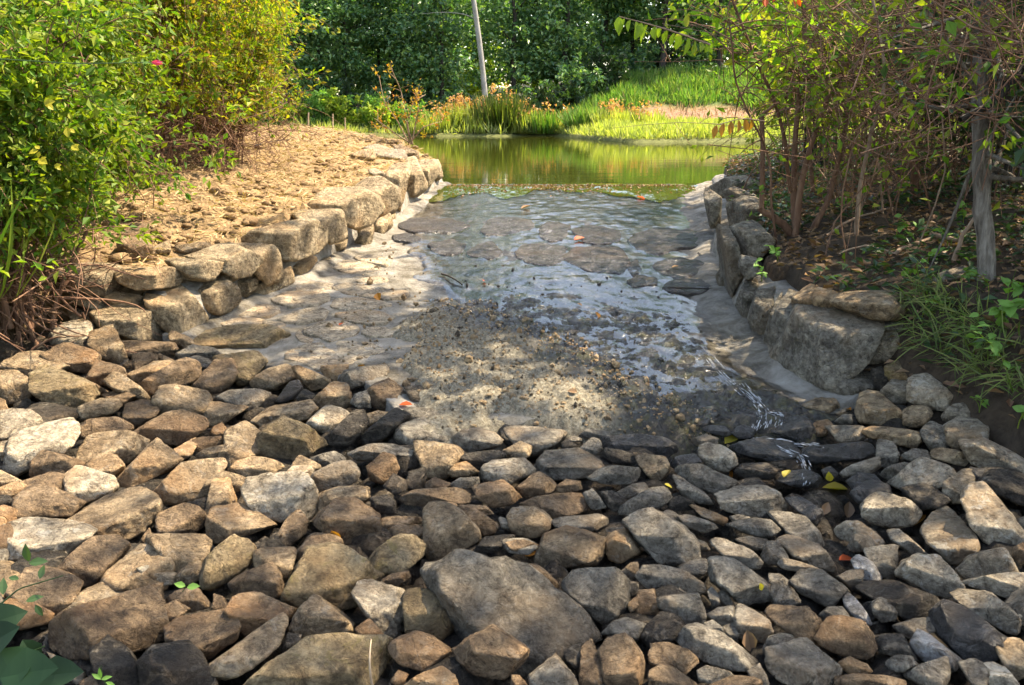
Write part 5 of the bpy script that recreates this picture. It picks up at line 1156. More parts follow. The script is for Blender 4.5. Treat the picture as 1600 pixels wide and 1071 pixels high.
def trunk_mesh(seed, H, r0, bend=.25, mat=None):
    r = rsd(seed); t = np.linspace(0, 1, 10); P = np.stack([np.cumsum(r.randn(10) * bend * .3), np.cumsum(r.randn(10) * bend * .3), t * H], 1); P[0, :2] = 0; tb = Tubes(8); tb.add(P, r0 * (1 - .75 * t) + .03 * np.exp(-t * 30))
    for k in range(7):
        p = lerp_path(P, r.uniform(.25, .95)); a = r.uniform(0, 6.28); d = np.array([math.cos(a), math.sin(a), .35]); tb.add(bez(p, p + d * .9, p + d * 1.9 + UP * .3, 5), np.linspace(r0 * .3, .015, 5))
    return tb.mesh('trunk', mat or M_BARK_DARK)
TRUNK = [trunk_mesh(250 + i, 11 + i % 3, .17 + .03 * (i % 3)) for i in range(4)]
ORD = ['first', 'second', 'third', 'fourth', 'fifth', 'sixth', 'seventh', 'eighth', 'ninth', 'tenth', 'eleventh', 'twelfth']
rs = rsd(43)
left_px = [692, 655, 617, 590, 545, 500, 455, 415]; right_px = [803, 838, 880, 935, 985, 1030, 1075, 1120]
for side, lst in (('shrub-bank', left_px), ('grassy-slope', right_px)):
    for i, px in enumerate(lst):
        Y = rs.uniform(57, 63) + (4 if side != 'shrub-bank' and i > 1 else 0); p = at_y(px, 200, Y); p[2] = float(land(p[0], p[1])) - .1
        o = thing('forest_tree', p, f'dark-trunked forest tree, {ORD[i]} on the {side} side of the pale leaning trunk', 'tree', 'forest trees beyond the pond')
        k = rs.uniform(.85, 1.1); o.scale = (k, k, k); o.rotation_euler[2] = rs.uniform(0, 6.28)
        link('trunk', TRUNK[i % 4], o); tag(link('crown', CROWN[(i * 2 + len(side)) % 5], o), kind='stuff')
p0 = at_y(762, 147, 55.5); p1 = at_y(738, -12, 55.5); b = p0.copy(); b[2] = float(land(b[0], b[1])) - .1
o = thing('pale_leaning_tree', b, 'tall pale bare-trunked tree leaning over the far shore', 'tree')
q = b + (p1 - p0) * 1.0; P = np.stack([b + (p1 - b) * t + np.array([.08 * math.sin(t * 3.1), 0, 0]) for t in np.linspace(0, 2.1, 14)]); tb = Tubes(9); tb.add(P, np.linspace(.17, .10, 14))
PT = link('trunk', tb.mesh('trunk', M_BARK_PALE, b), o)
tb = Tubes(5); pb = at_y(746, 32, 55.5); tb.add(bez(pb, at_y(722, 14, 55.2), at_y(660, 22, 54.9), 8), np.linspace(.03, .012, 8)); link('limb', tb.mesh('limb', M_BARK_PALE, b), PT)
top = link('crown', CROWN[1], o); top.location = P[-1] - b - [0, 0, 7.0]; top['kind'] = 'stuff'
# understorey bushes at the forest edge
for i, (px, Y, H, m) in enumerate(((780, 56.5, 2.0, 0), (822, 57.5, 2.4, 1), (868, 57, 2.2, 0), (905, 58, 2.8, 1), (945, 59, 2.4, 0), (990, 63, 2.4, 1), (1035, 64, 2.2, 0), (1080, 64, 2.6, 1), (700, 57, 2.2, 1), (650, 57.5, 2.6, 0), (590, 57, 2.4, 1), (530, 57, 2.6, 0), (470, 57, 2.4, 1))):
    p = at_y(px, 190, Y); p[2] = float(land(p[0], p[1])) - .1
    side = 'grassy-slope' if px > 762 else 'shrub-bank'; k = i if px > 762 else i - 8
    shrub('bush', p, rsd(300 + i), f'dark understorey bush at the forest edge, {ORD[k]} on the {side} side of the leaning trunk', 8, H, 1.5, 8, 2, 7, .26, .55, M_LEAF_FOREST if m else M_LEAF_DARK, M_BARK_DARK, .02, .8, .1, group='understorey bushes at the forest edge', stem_parts=False, cat='bush', leaf_low=.05)
# deeper forest as one mass: dim trees with sunlit ones showing through behind
def mass(name, label, n, yr, xr, crowns, trunk=True, seed=0):
    r = rsd(seed); VV = []; FF = []; n0 = 0
    for i in range(n):
        x = xr[0] + (xr[1] - xr[0]) * (i + r.rand()) / n; y = r.uniform(*yr); me = crowns[i % len(crowns)]
        V = np.empty(len(me.vertices) * 3, np.float32); me.vertices.foreach_get('co', V); V = V.reshape(-1, 3); a = r.uniform(0, 6.28); k = r.uniform(.8, 1.15)
        V = V @ np.array([[math.cos(a), math.sin(a), 0], [-math.sin(a), math.cos(a), 0], [0, 0, 1]]) * k + [x, y, float(land(x, y))]
        F = np.empty(len(me.loops), np.int32); me.loops.foreach_get('vertex_index', F); VV.append(V); FF.append(F.reshape(-1, 3) + n0); n0 += len(V)
    tag(link(name, mk_mesh(name, np.concatenate(VV), np.concatenate(FF), crowns[0].materials[0])), label, 'forest', kind='stuff')
mass('forest', 'deep shaded forest behind the pond', 30, (66, 78), (-44, 50), CROWN, seed=3)
mass('forest_glade', 'sunlit foliage glowing through the forest from behind', 44, (82, 92), (-54, 60), CROWN_L, seed=4)
mass('forest_side', 'forest edge beyond the shrub bank', 6, (46, 58), (-40, -21), CROWN, seed=5)
mass('forest_edge', 'forest edge beyond the thicket', 7, (40, 64), (24, 46), CROWN, seed=6)
# ------------------------------------------------------------------ thicket on the grey-wall bank
def traced(parent, pts, r, mat, name='stem', sides=7, depth=None, wob=.012, seed=0, dz=0.0):
    """a stem through traced points (px, py, Y)"""
    P = np.array([at_y(px, py, Y) for px, py, Y in pts]); k = len(P); t = np.linspace(0, 1, 4 * k); s = np.linspace(0, 1, k)
    Q = np.stack([np.interp(t, s, P[:, i]) for i in range(3)], 1)
    for _ in range(3): Q[1:-1] = (Q[:-2] + 2 * Q[1:-1] + Q[2:]) / 4
    Q += np.cumsum(rsd(seed).randn(len(Q), 3) * wob * .35, 0) * np.minimum(1, np.arange(len(Q))[:, None] / 3.)
    R = np.interp(t, np.linspace(0, 1, len(r)), r) * (1 + .05 * rsd(seed + 1).randn(len(Q)))
    tb = Tubes(sides); tb.add(Q, R); root = parent
    while root.parent: root = root.parent
    global LAST
    LAST = link(name, tb.mesh(name, mat, np.array(root.location)), parent); return Q
b = at_y(1252, 392, 7.1); b[2] = float(land(b[0], b[1])) - .03
th = thing('multi_stem_shrub', b, 'shrub of several bare reddish-brown stems rising from one root by the grey wall', 'shrub')
yb = 7.1
Qs = [traced(th, [(1190, 325, 7.0), (1192, 250, 7.0), (1190, 176, 7.0)], [.020, .018, .017], M_BARK_RED, seed=1, wob=.004),
      traced(th, [(1250, 392, 7.1), (1225, 350, 7.05), (1190, 323, 7.0)], [.034, .03, .024], M_BARK_RED, seed=2),
      traced(th, [(1252, 392, 7.1), (1238, 320, 7.2), (1244, 190, 7.3), (1258, 60, 7.5), (1262, -60, 7.6)], [.036, .026, .02, .016, .012], M_BARK_RED, seed=3),
      traced(th, [(1242, 372, 7.0), (1255, 270, 7.0), (1278, 180, 7.0), (1330, 90, 7.0), (1380, 10, 7.0)], [.026, .022, .018, .014, .01], M_BARK_RED, seed=4),
      traced(th, [(1256, 385, 7.1), (1300, 310, 7.2), (1322, 220, 7.3), (1335, 120, 7.4), (1345, -40, 7.6)], [.028, .02, .017, .014, .01], M_BARK_RED, seed=5),
      traced(th, [(1216, 415, 6.9), (1206, 320, 6.8), (1200, 250, 6.8), (1150, 150, 6.6), (1140, 40, 6.5)], [.010, .009, .008, .007, .005], M_BARK_RED, seed=6),
      traced(th, [(1190, 180, 7.0), (1240, 140, 6.9), (1320, 85, 6.8)], [.012, .01, .008], M_BARK_RED, seed=7),
      traced(th, [(1235, 300, 7.2), (1220, 180, 7.0), (1165, 60, 6.8), (1130, -30, 6.7)], [.016, .013, .01, .007], M_BARK_RED, seed=8),
      traced(th, [(1270, 300, 7.3), (1262, 160, 7.6), (1290, 40, 7.8), (1300, -50, 7.9)], [.016, .013, .01, .008], M_BARK_RED, seed=9)]
M_LEAF_BACK = leaf_mat('leaf_backlit', [(.10, .22, .03), (.17, .30, .04), (.26, .34, .05), (.30, .28, .05)], .6)
# its leafy side, reaching out over the water and backlit
rs = rsd(71); tw = []
for Q in Qs[2:]:
    for k in range(26):
        p = lerp_path(Q, rs.uniform(.45, 1.0)); d = unit(np.array([rs.uniform(-1.0, .7), rs.uniform(-.7, .7), rs.uniform(-.3, .5)])); ln = rs.uniform(.25, .75); tw.append(bez(p, p + d * ln * .5 + UP * .06, p + d * ln - UP * ln * .15, 6))
for k in range(70):
    p = at_y(rs.uniform(1060, 1330), rs.uniform(-60, 120), rs.uniform(6.6, 8.2)); d = unit(np.array([rs.uniform(-1, .3), rs.uniform(-.5, .5), rs.uniform(-.5, .3)])); ln = rs.uniform(.2, .5); q0 = lerp_path(Qs[int(rs.randint(2, 9))], .9)
    tw.append(bez(p, p + d * ln * .5, p + d * ln - UP * .1, 6))
def pxy(p):
    v = p - EYE; d = v @ FWD; return 800 + FPX * (v @ RGT) / d, 535.5 - FPX * (v @ UPV) / d
def clear_view(g):
    a, c_ = pxy(g[-1]); return c_ < 60 + max(0, a - 1090) * .9 and a > 1010
tb = Tubes(3)
for g in tw:
    if pxy(g[-1])[0] > 1110 or pxy(g[-1])[1] < 60: tb.add(g, np.linspace(.006, .002, 6))
tag(link('twigs', tb.mesh('twigs', M_BARK_RED, b), th), kind='stuff')
tw2 = [g for g in tw if clear_view(g) and (g[-1][0] / g[-1][1] < .33 or rs.rand() < .5)]
lv = leaves_on(rs, tw2, 6.5, .075, .5, jit=.05); tag(link('leaves', leaf_mesh('leaves', *lv, M_LEAF_BACK, b, fine=True, droop=.2), th), kind='stuff')
# drooping spray of large leaves against the forest
Q = traced(th, [(1110, 70, 5.2), (1060, 52, 5.2), (1010, 36, 5.2), (968, 26, 5.2)], [.006, .005, .004, .002], M_TWIG, 'spray_stem', 5, seed=12, wob=.002); SPRAY = LAST
for k, t in enumerate(np.linspace(.02, 1, 15)):
    p = lerp_path(Q, t); r_ = rsd(500 + k); link('large_leaf', leaf_mesh('large_leaf', [p], [[-.2 + r_.randn() * .28, r_.randn() * .5, -1]], [[r_.randn() * .9, -1, .2 + r_.randn() * .5]], (.105 if t > .15 else .08) * r_.uniform(.55, 1.2), .042 * r_.uniform(.7, 1.2), M_LEAF_BACK, b, fine=True, droop=.1), SPRAY)
Q = traced(th, [(1195, 190, 5.3), (1160, 185, 5.2), (1120, 195, 5.2)], [.004, .003, .002], M_TWIG, 'spray_stem', 4, seed=13, wob=.002); SPRAY2 = LAST
for k, t in enumerate(np.linspace(.3, 1, 6)):
    p = lerp_path(Q, t); r_ = rsd(540 + k); link('large_leaf', leaf_mesh('large_leaf', [p], [[r_.randn() * .2, r_.randn() * .3, -1]], [[r_.randn() * .6, -1, .2]], .075, .035, M_LEAF_AUT, b, fine=True, droop=.1), SPRAY2)
for k in range(9):
    r_ = rsd(560 + k); p = at_y(1185 + 8 * k + r_.uniform(-5, 5), -8 + r_.uniform(-10, 8), 5.3 + r_.uniform(-.2, .2)); link('red_leaf', leaf_mesh('red_leaf', [p], [[r_.randn() * .4, r_.randn() * .3, -1]], [[r_.randn() * .8, -1, r_.randn() * .6]], .05, .026, M_LEAF_RED, b, fine=True), th)
# single saplings and the grey-barked tree
def sapling(label, pts, r, mat, nt, leafmat, per, seed, name='young_tree', tl=.5, cat='tree'):
    b = at_y(*pts[0]); b[2] = min(b[2], float(land(b[0], b[1]))) - .03; o = thing(name, b, label, cat, 'young trees on the thicket bank')
    Q = traced(o, pts, r, mat, 'trunk', 9, seed=seed); o['trunk_name'] = LAST.name; r_ = rsd(seed + 50); tw = []
    for k in range(nt):
        p = lerp_path(Q, r_.uniform(.35, 1)); d = unit(r_.randn(3) * [1, 1, .6] + UP * .2); ln = tl * r_.uniform(.4, 1.3); tw.append(bez(p, p + d * ln * .5 + r_.randn(3) * .08, p + d * ln + r_.randn(3) * .08, 6))
    tb = Tubes(4)
    for g in tw: tb.add(g, np.linspace(min(r) * .5, .002, 6))
    tag(link('twigs', tb.mesh('twigs', mat, b), o), kind='stuff')
    if per:
        lv = leaves_on(r_, tw, per, .06, .5, jit=.04); tag(link('leaves', leaf_mesh('leaves', *lv, leafmat, b), o), kind='stuff')
    return o
sapling('slim tan sapling curving up between the shrub and the mossy trunk', [(1338, 392, 6.5), (1343, 300, 6.5), (1362, 200, 6.5), (1388, 130, 6.5), (1372, 50, 6.6), (1350, -60, 6.7)], [.016, .014, .012, .01, .008], M_TWIG, 14, M_LEAF_MID, 5, 81)
sapling('straight mossy brown young trunk in the middle of the thicket', [(1432, 312, 7.6), (1424, 240, 7.6), (1416, 140, 7.7), (1404, 30, 7.8), (1396, -80, 7.9)], [.034, .03, .026, .022, .018], M_BARK_RED, 26, M_LEAF_MID, 7, 82)
tr = sapling('grey-barked tree with a broken side limb on the grassy bank', [(1538, 468, 4.9), (1536, 400, 4.92), (1530, 300, 4.95), (1521, 180, 5.0), (1526, 60, 5.05), (1540, -160, 5.1)], [.052, .047, .045, .042, .038, .034], M_BARK, 30, M_LEAF_DARK, 6, 83, tl=.8, name='grey_barked_tree')
TRUNK_ = bpy.data.objects[tr['trunk_name']]
traced(TRUNK_, [(1500, 187, 4.7), (1530, 172, 4.8), (1562, 152, 4.8), (1600, 105, 4.9), (1630, 70, 4.9)], [.012, .018, .02, .018, .014], M_BARK_DARK, 'limb', 7, seed=14)
traced(TRUNK_, [(1530, 75, 5.0), (1570, 130, 4.9), (1592, 200, 4.9), (1600, 250, 4.9)], [.02, .016, .012, .008], M_BARK_DARK, 'limb', 7, seed=15)
# bare vines and dead branches hanging through the top of the thicket
def vine(label, seed, n, x0, x1, y0, y1, ya, yb_, mat, leafy):
    r = rsd(seed); b = gp((x0 + x1 - 1600) / 3000 * 6.5, (ya + yb_) / 2); o = thing('vine_tangle', b, label, 'vine', 'vine tangles hanging in the thicket'); tw = []
    for k in range(n):
        Y = r.uniform(ya, yb_); p = at_y(r.uniform(x0, x1), r.uniform(y0, y1), Y); d = unit(np.array([r.uniform(-1, 1), r.uniform(-.3, .3), r.uniform(-.9, .7)])); ln = r.uniform(.4, 1.3)
        pa = bez(p - d * ln * .5, p + r.randn(3) * .3, p + d * ln * .5 + r.randn(3) * .1 - UP * .1, 12) + np.cumsum(r.randn(12, 3) * .018, 0); tw.append(pa)
    tb = Tubes(5)
    for g in tw: tb.add(g, np.linspace(r.uniform(.0018, .005), .0012, 12))
    tag(link('vine_stems', tb.mesh('vine_stems', mat, b), o), kind='stuff')
    lv = leaves_on(r, tw, leafy, .06, .55, jit=.05)
    if lv: tag(link('leaves', leaf_mesh('leaves', *lv, M_LEAF_MID, b), o), kind='stuff')
vine('pale dead vines crossing in the top corner by the grey-barked tree', 91, 150, 1420, 1640, -40, 130, 4.2, 5.6, M_BARK_RED, 3)
vine('reddish bare vines tangled above the curving sapling', 92, 220, 1240, 1500, -50, 260, 6.0, 7.5, M_BARK_RED, 2)
vine('brown crossing stems behind the mossy young trunk', 93, 200, 1270, 1620, 60, 320, 7.3, 9.0, M_BARK_RED, 4)
r = rsd(97); b = gp(2.9, 8.0); cn = thing('cane_thicket', b, 'thicket of thin reddish canes arching up and over behind the bare shrub', 'thicket')
tw = []
for k in range(70):
    y0 = r.uniform(5.8, 10.5); x0 = float(XR(y0)) + r.uniform(.5, 2.8); p = gp(x0, y0); h_ = r.uniform(.7, 2.5); a = r.uniform(0, 6.28); o_ = r.uniform(.6, 2.4)
    e = p + np.array([math.cos(a) * o_ - .35, math.sin(a) * o_ * .5, h_]); pa = bez(p, p + UP * h_ * r.uniform(.5, 1.1) + r.randn(3) * .3, e, 12) + np.cumsum(r.randn(12, 3) * .022, 0)
    tb = Tubes(5); tb.add(pa, np.linspace(r.uniform(.003, .008), .0015, 12)); link('cane', tb.mesh('cane', M_BARK_RED if k % 3 else M_TWIG, b), cn)
    for q in range(5): p2 = lerp_path(pa, r.uniform(.4, 1)); d2 = unit(r.randn(3) + UP * .2); tw.append(bez(p2, p2 + d2 * .15, p2 + d2 * r.uniform(.2, .45) - UP * .05, 5))
tb = Tubes(3)
for g in tw: tb.add(g, np.linspace(.003, .001, 5))
tag(link('twigs', tb.mesh('twigs', M_BARK_RED, b), cn), kind='stuff')
lv = leaves_on(r, tw, 4, .055, .5, jit=.03); tag(link('leaves', leaf_mesh('leaves', *lv, M_LEAF_MID, b), cn), kind='stuff')
GT = 'dark shrubs filling the thicket'
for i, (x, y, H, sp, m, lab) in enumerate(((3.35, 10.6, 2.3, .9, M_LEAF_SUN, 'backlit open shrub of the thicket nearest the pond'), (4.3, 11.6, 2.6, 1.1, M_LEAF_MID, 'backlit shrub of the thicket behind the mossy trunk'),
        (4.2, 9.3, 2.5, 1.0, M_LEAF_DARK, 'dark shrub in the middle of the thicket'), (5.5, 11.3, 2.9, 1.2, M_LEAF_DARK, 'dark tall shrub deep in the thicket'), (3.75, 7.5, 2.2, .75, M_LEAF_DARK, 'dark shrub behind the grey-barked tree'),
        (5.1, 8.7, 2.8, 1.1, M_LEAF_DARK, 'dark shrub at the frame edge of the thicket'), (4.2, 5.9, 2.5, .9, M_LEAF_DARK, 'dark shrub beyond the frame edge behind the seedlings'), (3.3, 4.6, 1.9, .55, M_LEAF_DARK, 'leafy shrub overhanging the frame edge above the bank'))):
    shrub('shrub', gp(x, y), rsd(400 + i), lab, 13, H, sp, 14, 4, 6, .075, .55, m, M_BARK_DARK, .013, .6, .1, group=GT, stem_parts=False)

# leafy seedlings and grass on the bank
def seedling(px, py, lab, n, L, seed, mat=M_LEAF_LIME, H=.16, asp=.7, hang=None):
    p = hit(px, py); r = rsd(seed); o = thing('leafy_plant', p, lab, 'plant', 'leafy plants on the banks')
    tb = Tubes(4); tw = []
    for k in range(max(2, n // 5)):
        d = unit(np.array([r.normal(0, .6), r.normal(-.25, .4), r.uniform(.3, 1)])); e = p + d * H * r.uniform(.6, 1.4); pa = bez(p, p + UP * H * .6, e, 6); tw.append(pa); tb.add(pa, np.linspace(.003, .0015, 6))
    so = link('stalk', tb.mesh('stalk', M_LEAF_MID, p), o)
    for k in range(n):
        pa = tw[k % len(tw)]; q = lerp_path(pa, r.uniform(.35, 1)); d = unit(np.array([r.normal(0, .8), r.normal(-.3, .7), r.normal(-.1, .35)])); s = L * r.uniform(.6, 1.2)
        link('leaf', leaf_mesh('leaf', [q], [d], [unit(r.randn(3) * .35 + UP + [0, -.35, 0])], s, s * asp, mat, p, fold=.12, fine=True, droop=.2), so)
for i, (px, py, n, L, H, lab) in enumerate(((1565, 520, 22, .075, .26, 'bright lime seedling with broad leaves hanging over the bank, largest of them'), (1590, 470, 12, .07, .2, 'lime seedling at the frame edge beside the grey tree'), (1470, 490, 9, .05, .14, 'small round-leaved plant at the top of the grassy edge'),
        (1500, 440, 9, .045, .14, 'low plant beside the grey stone under the tree'), (1420, 440, 10, .045, .12, 'round-leaved plant behind the cap boulder'), (1450, 410, 9, .05, .12, 'light-green plant in the leaf litter below the sticks'),
        (1400, 370, 9, .06, .15, 'pale plant in the shaded litter behind the curving sapling'), (1475, 300, 10, .06, .2, 'light-green plant below the mossy trunk'), (1545, 455, 9, .045, .15, 'small-leaved plant at the foot of the grey-barked tree'),
        (1505, 350, 10, .06, .18, 'drooping plant in the shade beside the grey trunk'), (1215, 410, 14, .05, .14, 'fresh green plant growing on the grey wall top by the shrub root'), (1195, 330, 9, .045, .12, 'leafy sprig sprouting over the layered wall slab'),
        (1190, 440, 14, .04, .10, 'small weed on the wall corner above the mossy wall stone'), (1300, 330, 10, .055, .16, 'light plant among the stems of the bare shrub'), (1530, 645, 5, .05, .1, 'tiny lime sprig hanging by the lowest bank stones'), (1480, 385, 10, .05, .12, 'low plant beside the fallen stick in the litter'),
        (1520, 560, 12, .055, .18, 'pointed-leaf plant drooping over the middle of the grassy edge'), (1575, 600, 14, .06, .2, 'broad-leaved plant at the frame edge below the largest lime seedling'), (1490, 540, 8, .045, .14, 'small lime plant in the fine grass'), (1440, 500, 9, .045, .12, 'small plant at the corner of the cap boulder'), (1590, 670, 9, .05, .14, 'low weed on the bare bank at the frame edge'), (1555, 570, 9, .06, .2, 'lime plant with paired leaves below the tree foot'))):
    seedling(px, py, lab, n, L, 600 + i, H=H)
rs = rsd(73); n = 700; px = rs.uniform(1430, 1610, n); py = 455 + (px - 1405) * .55 + rs.uniform(-45, 60, n)
Pg = np.array([hit(a, c_) for a, c_ in zip(px[:900], py[:130])]); Pg = np.repeat(Pg, 6, 0)[:n] + rs.randn(n, 3) * [.05, .05, .01]
Pg = Pg[Pg[:, 0] > XR(Pg[:, 1]) + .03]; n = len(Pg)
D = unit(np.stack([rs.normal(-.45, .4, n), rs.normal(-.35, .4, n), rs.uniform(.1, .9, n)], 1)); N = unit(rs.randn(n, 3) * .4 + [-.2, -.4, .8])
tag(link('bank_grass', leaf_mesh('bank_grass', Pg, D, N, rs.uniform(.05, .19, n), rs.uniform(.003, .010, n), M_GRASS_DARK, fold=.1, fine=True, droop=.75)), 'fine grass drooping over the edge of the thicket bank', 'grass', kind='stuff')
def litter(name, lab, n, xr, yr, cond, mat, L, seed, lift=.02):
    r = rsd(seed); x = r.uniform(*xr, n); y = r.uniform(*yr, n); ok = cond(x, y); x, y = x[ok], y[ok]; n = len(x)
    P = np.stack([x, y, land(x, y, .22) + r.uniform(0, lift, n) + .01], 1); a = r.uniform(0, 6.28, n); D = np.stack([np.cos(a), np.sin(a), r.normal(0, .35, n)], 1); s = L * r.uniform(.5, 1.2, n)
    tag(link(name, leaf_mesh(name, P, D, unit(r.randn(n, 3) * .35 + UP), s, s * .5, mat, fold=.25, droop=.1)), lab, name.replace('_', ' '), kind='stuff')
litter('leaf_litter', 'brown fallen leaves covering the floor of the thicket', 20000, (1.5, 6.5), (-.5, 14), lambda x, y: (x > XR(y) + .15), M_LEAF_BROWN, .07, 1)
litter('ground_cover', 'low dark green ground cover creeping through the thicket litter', 16000, (1.6, 6.5), (3.4, 14), lambda x, y: (x > XR(y) + .2) & (fbm2(x, y, 1.5, 3) > -.2), M_LEAF_DARK, .07, 2, .12)
for i, (q, r, lab) in enumerate(((((1455, 372), (1500, 385), (1555, 402)), .018, 'pale fallen stick lying in the litter behind the grey tree'), (((1395, 405), (1440, 378), (1480, 365)), .014, 'bent fallen branch beside the small plants'), (((1490, 412), (1500, 370), (1528, 340)), .014, 'broken stick propped upright against the grey-barked tree'),
        (((1370, 250), (1378, 300), (1375, 340)), .012, 'pale forked dead stem standing behind the curving sapling'), (((1310, 400), (1350, 385), (1400, 395)), .007, 'thin dry twig on the brown litter'), (((1290, 372), (1330, 350), (1400, 330)), .01, 'dark fallen branch behind the shrub root'))):
    P = np.array([hit(*z) for z in q]); 
    if i in (2, 3): P = np.array([at_y(*z, P[0][1] if i == 2 else 7.0) for z in q])
    P = bez(P[0], P[1] * 1.0 + UP * .04, P[2], 9) + UP * r + np.cumsum(rsd(700 + i).randn(9, 3) * .006, 0)
    tb = Tubes(6); tb.add(P, np.linspace(r, r * .6, 9)); tag(link('stick', tb.mesh('stick', M_TWIG, P[0]), None, P[0]), lab, 'stick', 'sticks on the thicket floor')
# roots and dead stems under the near shrub
b = gp(-2.95, 5.6); o = thing('root_tangle', b, 'reddish tangle of bare roots and dead stems under the shrub above the stones', 'roots'); tb = Tubes(5); r = rsd(95)
for k in range(75):
    p = at_y(r.uniform(-40, 130), r.uniform(400, 555), r.uniform(5.3, 5.9)); d = unit(np.array([r.uniform(-1, 1), r.uniform(-.4, .4), r.uniform(-1, .6)])); ln = r.uniform(.15, .55); tb.add(bez(p, p + d * ln * .5 + r.randn(3) * .07, p + d * ln, 7), np.linspace(r.uniform(.004, .010), .003, 7))
for k in range(6):
    p = at_y(15 + 18 * k + r.uniform(-6, 6), 560, 5.6); tb.add(bez(p, p + UP * .3 + r.randn(3) * .05, p + UP * .6 + r.randn(3) * .12, 7), np.linspace(.018, .01, 7))
tag(link('roots', tb.mesh('roots', M_BARK_RED, b), o), kind='stuff')

# overhead trees outside the frame that shade the foreground
def shade_tree(base, H, cc, rad, n, size, lab, seed):
    r = rsd(seed); b = np.array([*base, float(land(*base)) - .1]); o = thing('overhanging_tree', b, lab, 'tree', 'tall trees overhanging the stones'); t = np.linspace(0, 1, 8)[:, None]
    P = bez(b, b + [0, 0, H * .6], np.array([*cc[:2], cc[2]]), 10); tb = Tubes(9); tb.add(P, np.linspace(.2, .06, 10))
    for k in range(10):
        e = np.array(cc) + unit(r.randn(3)) * np.array(rad) * .7; tb.add(bez(lerp_path(P, r.uniform(.6, 1)), (P[-1] + e) / 2 + UP * .3, e, 6), np.linspace(.05, .012, 6))
    link('trunk', tb.mesh('trunk', M_BARK, b), o)
    u = unit(r.randn(n, 3)) * (r.rand(n, 1) ** .45); C = np.array(cc) + u * rad
    g = fbm(C * .55 + seed, 2) > -.28; C = C[g]; n = len(C)
    s = size * r.uniform(.6, 1.3, n); tag(link('crown', leaf_mesh('crown', C, r.randn(n, 3) * [1, 1, .5], unit(r.randn(n, 3) * .6 + UP), s, s * .55, M_LEAF_MID, b), o), kind='stuff')
shade_tree((7.5, 5.0), 6, (5.5, 5.2, 6.8), (2.6, 4.2, 1.6), 1800, .22, 'tall tree above the thicket whose crown shades the grey stones', 51)
shade_tree((6.5, -1.5), 6, (3.6, 2.0, 6.8), (3.2, 3.4, 1.4), 1250, .22, 'tall tree behind the viewer whose crown dapples the nearest stones', 52)
shade_tree((8.2, 10.5), 6, (7.2, 10.1, 6.4), (2.6, 3.4, 1.6), 2200, .22, 'tall tree above the far end of the thicket', 53)
shade_tree((3.9, 6.6), 6, (3.1, 7.6, 6.4), (1.3, 2.5, 1.0), 1100, .22, 'slender tree leaning over the apron above the frame', 54)

# ------------------------------------------------------------------ grit on the sediment and in the running water
D1, F1 = ico(1)
def grit(name, lab, n, cond, size, mat, seed, zf):
    r = rsd(seed); y = r.uniform(4.3, 9.5, n * 4); x = r.uniform(-1.2, 1.7, n * 4); ok = cond(x, y); x, y = x[ok][:n], y[ok][:n]; n = len(x)
    sz = size * np.exp(r.normal(0, .55, n)); V = D1[None] * (1 + .35 * r.randn(n, len(D1), 1) * .6) * sz[:, None, None] * r.uniform(.5, 1.2, (n, 1, 3)) + np.stack([x, y, zf(x, y) + sz * .2], 1)[:, None]
    F = F1[None] + (np.arange(n) * len(D1))[:, None, None]
    tag(link(name, mk_mesh(name, V.reshape(-1, 3), F.reshape(-1, 3), mat, False)), lab, 'grit', kind='stuff')
insed = lambda x, y: (x > XSED(y) + .03) & (x < XWET(y) + .3) & (y < 7.2 - .4 * np.abs(x))
grit('pale_grit', 'pale grit scattered over the dry sediment', 3000, insed, .006, STONE['t'], 61, sed_z)
grit('dark_grit', 'dark grit scattered over the dry sediment', 1500, insed, .0042, STONE['k'], 62, sed_z)
grit('black_pebbles', 'black pebbles lying in the running water', 150, lambda x, y: (x > XWET(y) - .1) & (x < XR(y) - .3) & (y < 8.2), .007, STONE['d'], 63, lambda x, y: np.maximum(film_z(x, y), sed_z(x, y)))
grit('apron_crumbs', 'small crumbs of mortar and stone on the dry apron', 300, lambda x, y: (x > XL(y) + .1) & (x < XWET(y) - .1) & (y > YB(x) + .1), .009, STONE['t'], 64, lambda x, y: apron_z(y) + .012)

